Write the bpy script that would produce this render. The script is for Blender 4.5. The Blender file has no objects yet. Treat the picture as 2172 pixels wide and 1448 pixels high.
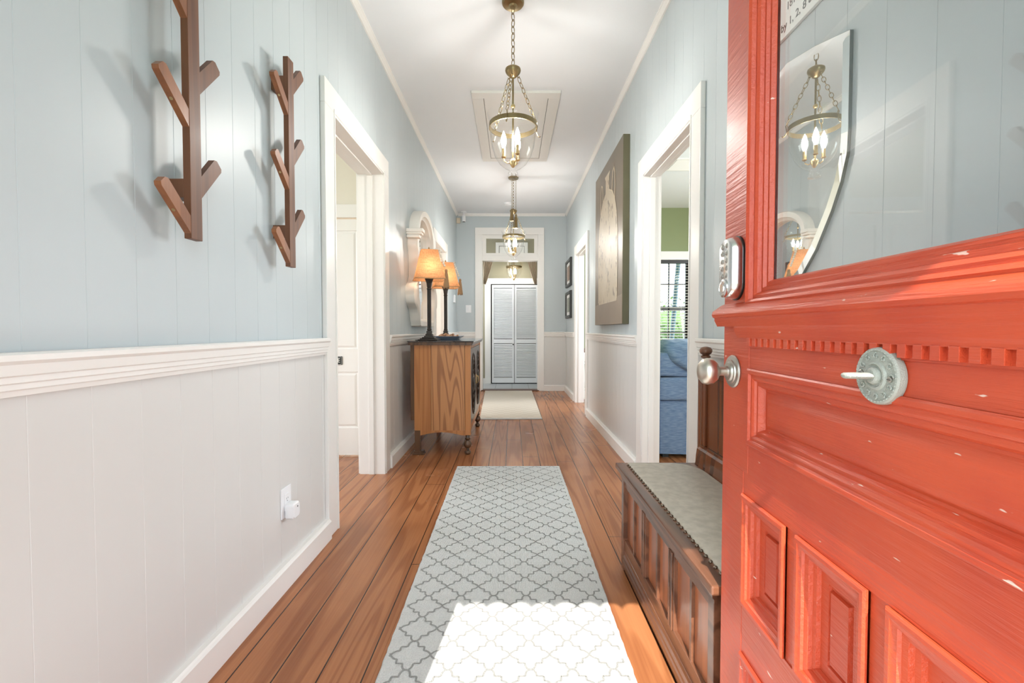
import bpy, bmesh, math, random
from mathutils import Vector, Matrix
PI = math.pi
S = bpy.context.scene
COL = S.collection
random.seed(7)

# ------------------------------------------------------------------ camera, world, sun, exposure
cam = bpy.data.cameras.new('camera'); camo = bpy.data.objects.new('camera', cam); COL.objects.link(camo)
cam.sensor_width = 36.0; cam.lens = 965.0 / 2172.0 * 36.0; cam.clip_start = 0.01; cam.clip_end = 200
camo.location = (0, 0, 1.05); camo.rotation_euler = (math.radians(90) - math.atan(26 / 965.0), 0, 0)
S.camera = camo
S.view_settings.view_transform = 'Standard'; S.view_settings.look = 'None'
S.view_settings.gamma = 1.0; S.view_settings.use_curve_mapping = False
S.view_settings.exposure = 0.25

W = bpy.data.worlds.new('sky'); S.world = W; W.use_nodes = True
bg = W.node_tree.nodes['Background']; bg.inputs['Color'].default_value = (0.82, 0.91, 1.0, 1); bg.inputs['Strength'].default_value = 5.2

sun = bpy.data.lights.new('sun', 'SUN'); suno = bpy.data.objects.new('sun', sun); COL.objects.link(suno)
sun.energy = 7.6; sun.color = (1.0, 0.95, 0.88); sun.angle = math.radians(0.25)
suno.rotation_euler = Vector((0.1265, 1.0, -0.92)).to_track_quat('-Z', 'Y').to_euler()

def area(name, loc, target, sx, sy, power, color=(1, 1, 1)):
    l = bpy.data.lights.new(name, 'AREA'); l.shape = 'RECTANGLE'; l.size = sx; l.size_y = sy; l.energy = power; l.color = color
    o = bpy.data.objects.new(name, l); COL.objects.link(o); o.location = loc
    o.rotation_euler = (Vector(target) - Vector(loc)).to_track_quat('-Z', 'Y').to_euler()
    return o
# added area lights that brighten the side rooms and the vestibule
area('fill_left_room', (-3.55, 2.0, 1.6), (0, 2.0, 1.2), 1.3, 1.6, 36, (0.92, 0.96, 1.0))
area('fill_back_left_room', (-3.55, 6.0, 1.6), (0, 6.0, 1.2), 1.3, 1.6, 70, (1.0, 0.97, 0.92))
area('fill_right_room', (4.15, 4.6, 1.6), (1, 4.4, 1.2), 2.4, 1.6, 110, (0.94, 0.97, 1.0))
area('fill_right_room_front', (2.6, 0.16, 1.5), (2.2, 4, 1.0), 1.6, 1.5, 60, (0.94, 0.97, 1.0))  # no window in that wall; added to light the sofa from the front
area('fill_vestibule', (-1.2, 8.3, 1.5), (0.2, 8.5, 1.3), 0.5, 1.4, 16, (0.95, 0.97, 1.0))  # added inside the vestibule to brighten the louvred doors
BULB = 'bulb'

# ------------------------------------------------------------------ materials
MATS = {}
def lin(c):
    c = c / 255.0
    return c / 12.92 if c <= 0.04045 else ((c + 0.055) / 1.055) ** 2.4
def rgb(r, g, b): return (lin(r), lin(g), lin(b), 1)
def newmat(name):
    m = bpy.data.materials.new(name); m.use_nodes = True
    return m, m.node_tree, m.node_tree.nodes['Principled BSDF']
def N(nt, t, **kw):
    n = nt.nodes.new(t)
    for k, v in kw.items(): setattr(n, k, v)
    return n
def math_(nt, op, a, b=None, c=None):
    n = N(nt, 'ShaderNodeMath', operation=op)
    for i, v in enumerate((a, b, c)):
        if v is None: continue
        if isinstance(v, (int, float)): n.inputs[i].default_value = v
        else: nt.links.new(v, n.inputs[i])
    return n.outputs[0]
def mix(nt, f, a, b):
    n = N(nt, 'ShaderNodeMix', data_type='RGBA')
    for s, v in ((n.inputs[0], f), (n.inputs[6], a), (n.inputs[7], b)):
        if isinstance(v, (int, float)): s.default_value = v
        elif isinstance(v, tuple): s.default_value = v
        else: nt.links.new(v, s)
    return n.outputs[2]
def pos(nt): return N(nt, 'ShaderNodeTexCoord').outputs['Object']
def scaled(nt, vec, sc, rot=(0, 0, 0)):
    m = N(nt, 'ShaderNodeMapping'); m.inputs['Scale'].default_value = sc; m.inputs['Rotation'].default_value = rot
    nt.links.new(vec, m.inputs[0]); return m.outputs[0]
def noise(nt, vec, scale, detail=3, rough=0.5):
    n = N(nt, 'ShaderNodeTexNoise'); n.inputs['Scale'].default_value = scale; n.inputs['Detail'].default_value = detail
    n.inputs['Roughness'].default_value = rough; nt.links.new(vec, n.inputs['Vector']); return n.outputs['Fac']
def bump(nt, bs, h, strength=0.2, dist=0.002):
    b = N(nt, 'ShaderNodeBump'); b.inputs['Strength'].default_value = strength; b.inputs['Distance'].default_value = dist
    nt.links.new(h, b.inputs['Height']); nt.links.new(b.outputs[0], bs.inputs['Normal'])
def ramp(nt, f, lo, hi):
    n = N(nt, 'ShaderNodeMapRange', interpolation_type='SMOOTHSTEP'); nt.links.new(f, n.inputs[0])
    n.inputs[1].default_value = lo; n.inputs[2].default_value = hi; return n.outputs[0]

def paint(name, col, rough=0.45, var=0.04, bmp=0.12, scale=6.0, sc=(1, 1, 1), coat=0.0):
    m, nt, bs = newmat(name); v = scaled(nt, pos(nt), sc)
    f = noise(nt, v, scale, 4)
    c2 = tuple(max(0, x * (1 - var * 2)) for x in col[:3]) + (1,)
    nt.links.new(mix(nt, f, col, c2), bs.inputs['Base Color'])
    bs.inputs['Roughness'].default_value = rough
    bs.inputs['Coat Weight'].default_value = coat; bs.inputs['Coat Roughness'].default_value = 0.15
    bump(nt, bs, noise(nt, v, scale * 12, 3), bmp, 0.001)
    MATS[name] = m; return m
def metal(name, col, rough=0.3, metallic=1.0, var=0.15, bmp=0.1, scale=40):
    m, nt, bs = newmat(name); f = noise(nt, pos(nt), scale, 3)
    c2 = tuple(x * (1 - var * 2) for x in col[:3]) + (1,)
    nt.links.new(mix(nt, f, col, c2), bs.inputs['Base Color'])
    bs.inputs['Metallic'].default_value = metallic; bs.inputs['Roughness'].default_value = rough
    bump(nt, bs, f, bmp, 0.001); MATS[name] = m; return m
def glass(name, tint=(1, 1, 1, 1), edge=0.9, base=0.04, blend=1.45):
    """thin clear pane: see-through with fresnel reflections, lets light straight through"""
    m = bpy.data.materials.new(name); m.use_nodes = True; nt = m.node_tree; nt.nodes.clear()
    out = N(nt, 'ShaderNodeOutputMaterial'); mx = N(nt, 'ShaderNodeMixShader')
    tr = N(nt, 'ShaderNodeBsdfTransparent'); tr.inputs[0].default_value = tint
    gl = N(nt, 'ShaderNodeBsdfGlossy'); gl.inputs['Roughness'].default_value = 0.01
    lw = N(nt, 'ShaderNodeLayerWeight'); lw.inputs[0].default_value = 0.5
    f = math_(nt, 'MULTIPLY_ADD', math_(nt, 'POWER', lw.outputs['Facing'], 5.0), edge, base)
    nt.links.new(math_(nt, 'MINIMUM', f, 1.0), mx.inputs[0]); nt.links.new(tr.outputs[0], mx.inputs[1]); nt.links.new(gl.outputs[0], mx.inputs[2])
    nt.links.new(mx.outputs[0], out.inputs[0]); MATS[name] = m; return m
def emit(name, col, s):
    m, nt, bs = newmat(name); bs.inputs['Base Color'].default_value = col
    bs.inputs['Emission Color'].default_value = col; bs.inputs['Emission Strength'].default_value = s; MATS[name] = m; return m
def wood(name, light, dark, axis='z', freq=9.0, rough=0.35, stretch=0.07, coat=0.0, bands=7.0, contrast=1.0, fine=0.35):
    m, nt, bs = newmat(name)
    sc = {'x': (stretch, 1, 1), 'y': (1, stretch, 1), 'z': (1, 1, stretch)}[axis]
    v = scaled(nt, pos(nt), sc)
    n1 = noise(nt, v, freq, 1.5, 0.4)
    w = math_(nt, 'SINE', math_(nt, 'MULTIPLY', n1, 2 * PI * bands))
    w = ramp(nt, w, -1.0, 1.2 - contrast)
    sc2 = {'x': (0.02, 1, 1), 'y': (1, 0.02, 1), 'z': (1, 1, 0.02)}[axis]
    f2 = noise(nt, scaled(nt, pos(nt), sc2), 160, 2)
    tot = math_(nt, 'ADD', math_(nt, 'MULTIPLY', w, 1 - fine), math_(nt, 'MULTIPLY', f2, fine))
    nt.links.new(mix(nt, tot, dark, light), bs.inputs['Base Color'])
    bs.inputs['Roughness'].default_value = rough; bs.inputs['Coat Weight'].default_value = coat; bs.inputs['Coat Roughness'].default_value = 0.12
    bump(nt, bs, f2, 0.15, 0.001); MATS[name] = m; return m

BOARD = 0.134
def floor_mat():
    m, nt, bs = newmat('pine_floor'); p = pos(nt)
    sx = N(nt, 'ShaderNodeSeparateXYZ'); nt.links.new(p, sx.inputs[0])
    u = math_(nt, 'DIVIDE', math_(nt, 'ADD', sx.outputs[0], 0.852 + BOARD * 40), BOARD)
    idx = math_(nt, 'FLOOR', u); fr = math_(nt, 'FRACT', u)
    wn = N(nt, 'ShaderNodeTexWhiteNoise', noise_dimensions='1D'); nt.links.new(idx, wn.inputs['W'])
    cv = N(nt, 'ShaderNodeCombineXYZ')
    nt.links.new(sx.outputs[0], cv.inputs[0]); nt.links.new(math_(nt, 'MULTIPLY_ADD', wn.outputs['Value'], 37.0, sx.outputs[1]), cv.inputs[1])
    nt.links.new(math_(nt, 'MULTIPLY', wn.outputs['Value'], 91.0), cv.inputs[2])
    vv = scaled(nt, cv.outputs[0], (1, 0.06, 1))
    n1 = noise(nt, vv, 9.0, 1.0, 0.35)
    amp = math_(nt, 'MULTIPLY_ADD', wn.outputs['Value'], 7.0, 4.0)
    w = math_(nt, 'SINE', math_(nt, 'MULTIPLY', math_(nt, 'MULTIPLY', n1, amp), 2 * PI))
    w = ramp(nt, w, 0.0, 1.0)
    f2 = noise(nt, scaled(nt, cv.outputs[0], (1, 0.02, 1)), 140, 2)
    tot = math_(nt, 'ADD', math_(nt, 'MULTIPLY', w, 0.45), math_(nt, 'MULTIPLY', f2, 0.55))
    c = mix(nt, tot, rgb(192, 128, 84), rgb(142, 86, 52))
    c = mix(nt, math_(nt, 'MULTIPLY', ramp(nt, noise(nt, p, 1.6, 3), 0.45, 0.75), 0.35), c, rgb(120, 62, 34))
    c = mix(nt, math_(nt, 'MULTIPLY', wn.outputs['Value'], 0.22), c, rgb(120, 66, 38))
    d = math_(nt, 'MINIMUM', fr, math_(nt, 'SUBTRACT', 1.0, fr))
    seam = ramp(nt, d, 0.010, 0.022)
    c = mix(nt, seam, rgb(30, 16, 10), c)
    # butt joints, one per board every ~3.1 m
    j = math_(nt, 'FRACT', math_(nt, 'DIVIDE', math_(nt, 'MULTIPLY_ADD', wn.outputs['Value'], 3.1, math_(nt, 'ADD', sx.outputs[1], 20.0)), 3.1))
    jj = ramp(nt, j, 0.0006, 0.0014); c = mix(nt, jj, rgb(40, 22, 14), c)
    nt.links.new(c, bs.inputs['Base Color'])
    r = math_(nt, 'MULTIPLY_ADD', noise(nt, p, 3, 2), 0.08, 0.22); nt.links.new(r, bs.inputs['Roughness'])
    bs.inputs['IOR'].default_value = 1.42
    
    MATS['floor'] = m
floor_mat()

def weave(name, c1, c2, s=260, rough=0.9, bmp=0.5, streak=None, mixf=1.0):
    m, nt, bs = newmat(name); p = pos(nt)
    w1 = N(nt, 'ShaderNodeTexWave', bands_direction='X'); w1.inputs['Scale'].default_value = s / 6; nt.links.new(p, w1.inputs[0])
    w2 = N(nt, 'ShaderNodeTexWave', bands_direction='Y'); w2.inputs['Scale'].default_value = s / 6; nt.links.new(p, w2.inputs[0])
    w3 = N(nt, 'ShaderNodeTexWave', bands_direction='Z'); w3.inputs['Scale'].default_value = s / 6; nt.links.new(p, w3.inputs[0])
    h = math_(nt, 'ADD', math_(nt, 'ADD', w1.outputs['Fac'], w2.outputs['Fac']), w3.outputs['Fac'])
    f = noise(nt, scaled(nt, p, streak) if streak else p, s / 2, 3)
    f = ramp(nt, f, 0.3, 0.7)
    nt.links.new(mix(nt, math_(nt, 'MULTIPLY', f, mixf), c1, c2), bs.inputs['Base Color']); bs.inputs['Roughness'].default_value = rough
    bs.inputs['Sheen Weight'].default_value = 0.2
    bump(nt, bs, math_(nt, 'ADD', h, f), bmp, 0.001); MATS[name] = m; return m

paint('wall_blue', rgb(194, 203, 206), 0.38, 0.02, 0.10, 5, (1, 1, 0.25))
paint('wainscot_white', rgb(218, 217, 214), 0.36, 0.012, 0.10, 5, (1, 1, 0.25))
paint('trim_white', rgb(240, 238, 234), 0.32, 0.01, 0.05)
paint('ceiling_white', rgb(234, 237, 240), 0.6, 0.01, 0.05)
paint('hatch_white', rgb(226, 224, 219), 0.5, 0.01, 0.05)
paint('cream', rgb(232, 226, 212), 0.5, 0.02)
paint('green_wall', rgb(140, 149, 108), 0.6, 0.03)
paint('olive_beige', rgb(158, 152, 128), 0.6, 0.03)
paint('porch_grey', rgb(186, 186, 184), 0.6, 0.03)
paint('lawn', rgb(86, 122, 52), 0.9, 0.2, 0.3)
paint('white_plastic', rgb(240, 241, 243), 0.3, 0.0, 0.0)
paint('beige_plastic', rgb(226, 212, 190), 0.4, 0.0, 0.0)
paint('dark_gap', rgb(24, 20, 18), 0.6, 0.0, 0.0)
paint('louver_white', rgb(240, 243, 246), 0.4, 0.01, 0.02)
paint('mirror_frame_white', rgb(232, 228, 220), 0.42, 0.02, 0.05)
paint('black_frame', rgb(38, 36, 32), 0.35, 0.05, 0.05)
paint('sign_black', rgb(28, 34, 34), 0.4, 0.02, 0.02)
paint('sign_white', rgb(236, 236, 232), 0.5, 0.0, 0.0)
paint('ink', rgb(70, 72, 70), 0.6, 0.0, 0.0)
paint('dish_blue', rgb(150, 168, 190), 0.25, 0.05, 0.02)
paint('bead_white', rgb(232, 226, 212), 0.4, 0.03, 0.02)
paint('raffia', rgb(176, 142, 104), 0.8, 0.2, 0.4, 30, (1, 1, 0.1))
paint('curtain_tan', rgb(206, 190, 166), 0.85, 0.15, 0.3, 30, (1, 1, 0.2))
paint('pewter_white', rgb(172, 175, 166), 0.5, 0.10, 0.9, 60)
paint('slat_ivory', rgb(214, 212, 198), 0.45, 0.0, 0.0)
paint('bush_green', rgb(98, 130, 70), 0.8, 0.3, 0.3, 20)
paint('post_blue', rgb(120, 146, 176), 0.5, 0.05)
paint('picture_warm', rgb(190, 160, 138), 0.5, 0.35, 0.0, 40)
paint('picture_cool', rgb(176, 180, 164), 0.5, 0.35, 0.0, 40)
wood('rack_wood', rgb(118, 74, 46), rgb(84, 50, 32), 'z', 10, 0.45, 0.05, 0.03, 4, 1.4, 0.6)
wood('peg_wood_lit', rgb(156, 96, 54), rgb(118, 70, 40), 'z', 12, 0.35, 0.1, 0.15, 3, 1.4, 0.6)  # lighter copy of the rack wood: daylight on the near pegs put into colour
wood('oak', rgb(206, 148, 96), rgb(138, 86, 50), 'z', 5.0, 0.4, 0.055, 0.1, 20, 1.3, 0.45)
wood('oak_plain', rgb(198, 136, 80), rgb(160, 100, 54), 'z', 9, 0.4, 0.04, 0.1, 5, 1.3, 0.55)
wood('oak_dark', rgb(104, 74, 50), rgb(58, 40, 28), 'z', 9, 0.3, 0.06, 0.2, 5, 1.2, 0.4)
wood('top_dark', rgb(52, 44, 42), rgb(30, 26, 26), 'y', 9, 0.12, 0.06, 0.6, 5, 1.2, 0.4)
wood('bench_wood', rgb(128, 84, 60), rgb(72, 42, 28), 'y', 8, 0.3, 0.05, 0.25, 6, 1.2, 0.45)
wood('bench_panel', rgb(184, 108, 66), rgb(136, 74, 42), 'z', 8, 0.28, 0.05, 0.3, 5, 1.3, 0.5)
wood('bench_back', rgb(124, 66, 34), rgb(58, 28, 16), 'z', 7, 0.25, 0.08, 0.35, 5, 1.3, 0.4)
wood('rail_brown', rgb(110, 66, 44), rgb(70, 40, 26), 'x', 8, 0.35)
metal('brass', (0.36, 0.27, 0.14, 1), 0.32)
metal('brass_light', (0.62, 0.44, 0.22, 1), 0.28)
metal('bronze', (0.085, 0.075, 0.07, 1), 0.38)
metal('pewter', (0.55, 0.53, 0.49, 1), 0.38)
metal('knob_metal', (0.72, 0.67, 0.59, 1), 0.36, 1.0, 0.12)
metal('chrome', (0.80, 0.80, 0.80, 1), 0.22, 1.0, 0.05, 0.0)
metal('nailhead', (0.28, 0.22, 0.17, 1), 0.35)
metal('silver_mirror', (0.90, 0.92, 0.91, 1), 0.01, 1.0, 0.0, 0.0)
metal('mirror_edge', (0.16, 0.19, 0.18, 1), 0.2, 1.0, 0.0, 0.0)
glass('clear_glass', (0.995, 0.995, 0.99, 1), 0.75, 0.05)
glass('window_glass', (0.98, 0.99, 0.99, 1), 0.9, 0.03)
glass('door_glass', (0.99, 1.0, 1.0, 1), 1.0, 0.07)
emit('bulb', (1.0, 0.96, 0.90, 1), 420)
emit('bulb_dim', (1.0, 0.96, 0.90, 1), 110)
emit('lamp_bulb', (1.0, 0.80, 0.60, 1), 48)
weave('leather', rgb(190, 181, 164), rgb(170, 161, 144), 60, 0.5, 0.35)
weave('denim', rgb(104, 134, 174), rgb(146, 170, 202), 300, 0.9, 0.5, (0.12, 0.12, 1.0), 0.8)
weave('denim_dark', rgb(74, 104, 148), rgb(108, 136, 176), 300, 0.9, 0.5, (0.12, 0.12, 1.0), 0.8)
weave('rug_ivory', rgb(220, 221, 218), rgb(206, 208, 206), 400, 0.95, 0.8)
weave('rug_grey', rgb(156, 157, 153), rgb(146, 147, 144), 400, 0.95, 0.8)
weave('potpourri', rgb(206, 168, 132), rgb(120, 74, 44), 60, 0.8, 0.5)

def red_paint():
    m, nt, bs = newmat('red_paint'); p = pos(nt)
    g = noise(nt, scaled(nt, p, (0.05, 1, 1)), 110, 4, 0.6)   # fine horizontal grain of the boards under the paint
    big = noise(nt, p, 7, 4)
    c = mix(nt, ramp(nt, big, 0.3, 0.75), rgb(200, 78, 44), rgb(188, 66, 40))
    chip = ramp(nt, noise(nt, scaled(nt, p, (0.35, 1, 1)), 60, 3, 0.55), 0.705, 0.735)
    c = mix(nt, chip, c, rgb(222, 190, 176))
    nt.links.new(c, bs.inputs['Base Color']); bs.inputs['Roughness'].default_value = 0.42
    bs.inputs['Coat Weight'].default_value = 0.22; bs.inputs['Coat Roughness'].default_value = 0.3
    bump(nt, bs, math_(nt, 'ADD', g, math_(nt, 'MULTIPLY', big, 0.5)), 0.7, 0.004); MATS['red_paint'] = m
red_paint()
def shade_mat():
    m = bpy.data.materials.new('burlap_shade'); m.use_nodes = True; nt = m.node_tree; nt.nodes.clear()
    out = N(nt, 'ShaderNodeOutputMaterial'); mx = N(nt, 'ShaderNodeMixShader'); mx.inputs[0].default_value = 0.45
    d = N(nt, 'ShaderNodeBsdfDiffuse'); t = N(nt, 'ShaderNodeBsdfTranslucent'); p = pos(nt)
    a = noise(nt, scaled(nt, p, (1, 1, 0.05)), 260, 2); b = noise(nt, scaled(nt, p, (0.05, 0.05, 1)), 260, 2)
    c = mix(nt, ramp(nt, math_(nt, 'MULTIPLY', math_(nt, 'ADD', a, b), 0.5), 0.35, 0.65), rgb(196, 146, 104), rgb(226, 178, 134))
    nt.links.new(c, d.inputs[0]); nt.links.new(c, t.inputs[0])
    nt.links.new(d.outputs[0], mx.inputs[1]); nt.links.new(t.outputs[0], mx.inputs[2]); nt.links.new(mx.outputs[0], out.inputs[0])
    MATS['burlap_shade'] = m
shade_mat()
def canvas_mat():
    m, nt, bs = newmat('canvas_paint'); p = pos(nt)
    s = N(nt, 'ShaderNodeSeparateXYZ'); nt.links.new(p, s.inputs[0])
    f = ramp(nt, math_(nt, 'ADD', s.outputs[2], math_(nt, 'MULTIPLY', noise(nt, p, 2.5, 3), 0.5)), 0.2, 1.6)
    c = mix(nt, f, rgb(116, 100, 80), rgb(106, 102, 92))
    c = mix(nt, ramp(nt, noise(nt, scaled(nt, p, (1, 1, 0.4)), 3, 4), 0.5, 0.75), c, rgb(132, 116, 94))
    nt.links.new(c, bs.inputs['Base Color']); bs.inputs['Roughness'].default_value = 0.4
    bump(nt, bs, noise(nt, p, 300, 2), 0.2, 0.001); MATS['canvas_paint'] = m
    m, nt, bs = newmat('jug_paint'); p = pos(nt)
    n = noise(nt, scaled(nt, p, (1, 1, 0.45)), 26, 2, 0.5)
    c = mix(nt, ramp(nt, n, 0.60, 0.68), rgb(196, 182, 158), rgb(122, 106, 88))
    c = mix(nt, math_(nt, 'MULTIPLY', ramp(nt, noise(nt, p, 3, 3), 0.4, 0.8), 0.4), c, rgb(222, 212, 192))
    nt.links.new(c, bs.inputs['Base Color']); bs.inputs['Roughness'].default_value = 0.45; MATS['jug_paint'] = m
canvas_mat()
paint('jug_line', rgb(212, 196, 170), 0.5, 0.05); paint('table_paint', rgb(150, 132, 112), 0.4, 0.12, 0.1, 5); paint('canvas_edge', rgb(104, 99, 74), 0.5, 0.15, 0.2, 8)
def tile_mat():
    m, nt, bs = newmat('grey_tile'); p = pos(nt)
    b = N(nt, 'ShaderNodeTexBrick'); b.offset = 0; b.inputs['Scale'].default_value = 1.0
    b.inputs['Brick Width'].default_value = 0.3; b.inputs['Row Height'].default_value = 0.3; b.inputs['Mortar Size'].default_value = 0.006
    b.inputs['Color1'].default_value = rgb(186, 190, 194); b.inputs['Color2'].default_value = rgb(176, 182, 186); b.inputs['Mortar'].default_value = rgb(140, 144, 146)
    nt.links.new(p, b.inputs[0]); nt.links.new(b.outputs[0], bs.inputs['Base Color']); bs.inputs['Roughness'].default_value = 0.3; MATS['grey_tile'] = m
    m, nt, bs = newmat('basket_rug'); p = pos(nt)
    ch = N(nt, 'ShaderNodeTexChecker'); ch.inputs['Scale'].default_value = 14; nt.links.new(p, ch.inputs[0])
    w = N(nt, 'ShaderNodeTexWave', bands_direction='Y'); w.inputs['Scale'].default_value = 9; nt.links.new(p, w.inputs[0])
    f = math_(nt, 'MULTIPLY', w.outputs['Fac'], ch.outputs['Fac'])
    nt.links.new(mix(nt, f, rgb(214, 206, 194), rgb(196, 186, 170)), bs.inputs['Base Color']); bs.inputs['Roughness'].default_value = 0.95
    bump(nt, bs, f, 0.5, 0.003); MATS['basket_rug'] = m
tile_mat()

# ------------------------------------------------------------------ geometry helpers
class B:
    def __init__(s): s.bm = bmesh.new(); s.mi = 0
    def f(s, vs):
        try: fc = s.bm.faces.new(vs); fc.material_index = s.mi; return fc
        except ValueError: return None
    def v(s, p): return s.bm.verts.new(p)
    def box(s, x0, x1, y0, y1, z0, z1, bev=0.0):
        t = bmesh.new(); bmesh.ops.create_cube(t, size=1)
        for v in t.verts: v.co = ((x0 + x1) / 2 + v.co.x * abs(x1 - x0), (y0 + y1) / 2 + v.co.y * abs(y1 - y0), (z0 + z1) / 2 + v.co.z * abs(z1 - z0))
        if bev > 0:
            bev = min(bev, abs(x1 - x0) * .45, abs(y1 - y0) * .45, abs(z1 - z0) * .45)
            bmesh.ops.bevel(t, geom=list(t.edges), offset=bev, segments=2, affect='EDGES', profile=0.6)
        s.merge(t); return s
    def merge(s, t, M=None):
        mp = {}
        for v in t.verts: mp[v] = s.v((M @ v.co) if M else v.co)
        for f in t.faces: s.f([mp[v] for v in f.verts])
        t.free()
    def prism(s, pts, axis, a, b):
        """closed polygon pts in the two other axes, extruded along axis from a to b"""
        def P(p, t):
            return {'x': (t, p[0], p[1]), 'y': (p[0], t, p[1]), 'z': (p[0], p[1], t)}[axis]
        lo = [s.v(P(p, a)) for p in pts]; hi = [s.v(P(p, b)) for p in pts]; n = len(pts)
        s.f(lo[::-1]); s.f(hi)
        for i in range(n): s.f([lo[i], lo[(i + 1) % n], hi[(i + 1) % n], hi[i]])
        return s
    def lathe(s, prof, c=(0, 0, 0), seg=24, M=None, cap=True):
        """prof: list of (r, z)"""
        rings = []
        for r, z in prof:
            ring = []
            for i in range(seg):
                a = 2 * PI * i / seg; p = Vector((r * math.cos(a), r * math.sin(a), z))
                if M: p = M @ p
                ring.append(s.v(p + Vector(c)))
            rings.append(ring)
        for k in range(len(rings) - 1):
            for i in range(seg): s.f([rings[k][i], rings[k][(i + 1) % seg], rings[k + 1][(i + 1) % seg], rings[k + 1][i]])
        if cap: s.f(rings[0][::-1]); s.f(rings[-1])
        return s
    def tube(s, pts, r, seg=8, closed=False):
        pts = [Vector(p) for p in pts]; n = len(pts); rings = []; up = Vector((0.13, 0.21, 0.97))
        for i, p in enumerate(pts):
            if closed: t = pts[(i + 1) % n] - pts[i - 1]
            else: t = pts[min(i + 1, n - 1)] - pts[max(i - 1, 0)]
            t.normalize(); a = t.cross(up)
            if a.length < 0.05: a = t.cross(Vector((1, 0, 0)))
            a.normalize(); b = t.cross(a).normalized()
            rr = r[i] if isinstance(r, (list, tuple)) else r
            rings.append([s.v(p + a * rr * math.cos(2 * PI * j / seg) + b * rr * math.sin(2 * PI * j / seg)) for j in range(seg)])
        for k in range(n if closed else n - 1):
            A, Bq = rings[k], rings[(k + 1) % n]
            for j in range(seg): s.f([A[j], A[(j + 1) % seg], Bq[(j + 1) % seg], Bq[j]])
        if not closed: s.f(rings[0][::-1]); s.f(rings[-1])
        return s
    def ball(s, c, r, seg=16, sc=(1, 1, 1)):
        t = bmesh.new(); bmesh.ops.create_uvsphere(t, u_segments=seg, v_segments=max(6, seg // 2), radius=r)
        for v in t.verts: v.co = Vector((v.co.x * sc[0] + c[0], v.co.y * sc[1] + c[1], v.co.z * sc[2] + c[2]))
        s.merge(t); return s
    def frame(s, rect, prof, plane, fill=True):
        """rect (u0,u1,v0,v1); prof list of (inset, height); plane(u,v,h)->point"""
        u0, u1, v0, v1 = rect; loops = []
        for t, h in prof:
            loops.append([s.v(plane(u0 + t, v0 + t, h)), s.v(plane(u1 - t, v0 + t, h)), s.v(plane(u1 - t, v1 - t, h)), s.v(plane(u0 + t, v1 - t, h))])
        for a, b in zip(loops, loops[1:]):
            for i in range(4): s.f([a[i], a[(i + 1) % 4], b[(i + 1) % 4], b[i]])
        if fill: s.f(loops[-1])
        return s
    def done(s, name, mat, parent=None, smooth=False, auto=None, M=None):
        bm = s.bm
        if M: bm.transform(M)
        bmesh.ops.recalc_face_normals(bm, faces=list(bm.faces))
        off = world_off(parent)
        if off.length > 0:
            for v in bm.verts: v.co -= off
        me = bpy.data.meshes.new(name); 
        if smooth:
            for f in bm.faces: f.smooth = True
            lim = math.radians(auto or 35)
            for e in bm.edges:
                if len(e.link_faces) == 2 and e.calc_face_angle(0) > lim: e.smooth = False
        bm.to_mesh(me); bm.free()
        for mm in (mat if isinstance(mat, (list, tuple)) else [mat]): me.materials.append(MATS[mm] if isinstance(mm, str) else mm)
        o = bpy.data.objects.new(name, me); COL.objects.link(o); o.parent = parent
        return o
def world_off(p):
    v = Vector((0, 0, 0))
    while p is not None: v += Vector(p.location); p = p.parent
    return v
def thing(name, label, cat, loc=(0, 0, 0), group=None, kind=None):
    o = bpy.data.objects.new(name, None); COL.objects.link(o); o.location = loc; o.empty_display_size = 0.05
    return tag(o, label, cat, group, kind)
def tag(o, label=None, cat=None, group=None, kind=None):
    if label: o['label'] = label
    if cat: o['category'] = cat
    if group: o['group'] = group
    if kind: o['kind'] = kind
    return o
def struct(o, label=None): o['kind'] = 'structure'; return o if not label else tag(o, label)
def dup(o, parent=None, delta=None):
    c = o.copy(); COL.objects.link(c); c.parent = parent
    if delta is not None: c.location = Vector(o.location) + Vector(delta)
    for ch in list(o.children): dup(ch, c)
    return c
def box(name, mat, parent, *a, bev=0.0): return B().box(*a, bev=bev).done(name, mat, parent)

# ------------------------------------------------------------------ the shell
H = 3.0; XL = -0.94; XR = 0.925; YE = 7.75; YF = 0.10; TL = 0.15; TR = 0.08
def board_wall(X, back, y0, y1, z0, z1, sgn):
    """wall slab whose hall face carries the V seams of vertical boards"""
    pts = [(back, y0), (X, y0)]; k = math.ceil((y0 - 1.007) / 0.1355)
    y = 1.007 + 0.1355 * k
    while y < y1 - 0.006:
        if y > y0 + 0.006: pts += [(X, y - 0.0014), (X - sgn * 0.0007, y - 0.0005), (X - sgn * 0.0007, y + 0.0005), (X, y + 0.0014)]
        y += 0.1355
    pts += [(X, y1), (back, y1)]
    return pts
def side_wall(name, X, back, sgn, openings, back_mat):
    w = B(); wc = B(); segs = []; y = YF
    for a, b, zt in openings: segs.append((y, a)); y = b
    segs.append((y, YE))
    for a, b in segs:
        w.prism(board_wall(X, back, a, b, 0, H, sgn), 'z', 0.0, H)
        wc.prism(board_wall(X + sgn * 0.006, X + sgn * 0.0002, a, b, 0, 1, sgn), 'z', 0.0, 0.95)
    for a, b, zt in openings: w.prism(board_wall(X, back, a, b, 0, H, sgn), 'z', zt, H)
    o = struct(w.done(name, 'wall_blue')); wc.done('wainscot', 'wainscot_white', o)
    # face of the neighbouring room
    r = B()
    for a, b in segs: r.box(back, back - sgn * 0.006, a, b, 0, H)
    for a, b, zt in openings: r.box(back, back - sgn * 0.006, a, b, zt, H)
    r.done('room_face', back_mat, o)
    return o, segs
OL = [(2.385, 3.285, 2.165), (5.50, 6.40, 2.13)]
OR = [(2.33, 3.16, 2.11), (5.60, 6.50, 2.11)]
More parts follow.
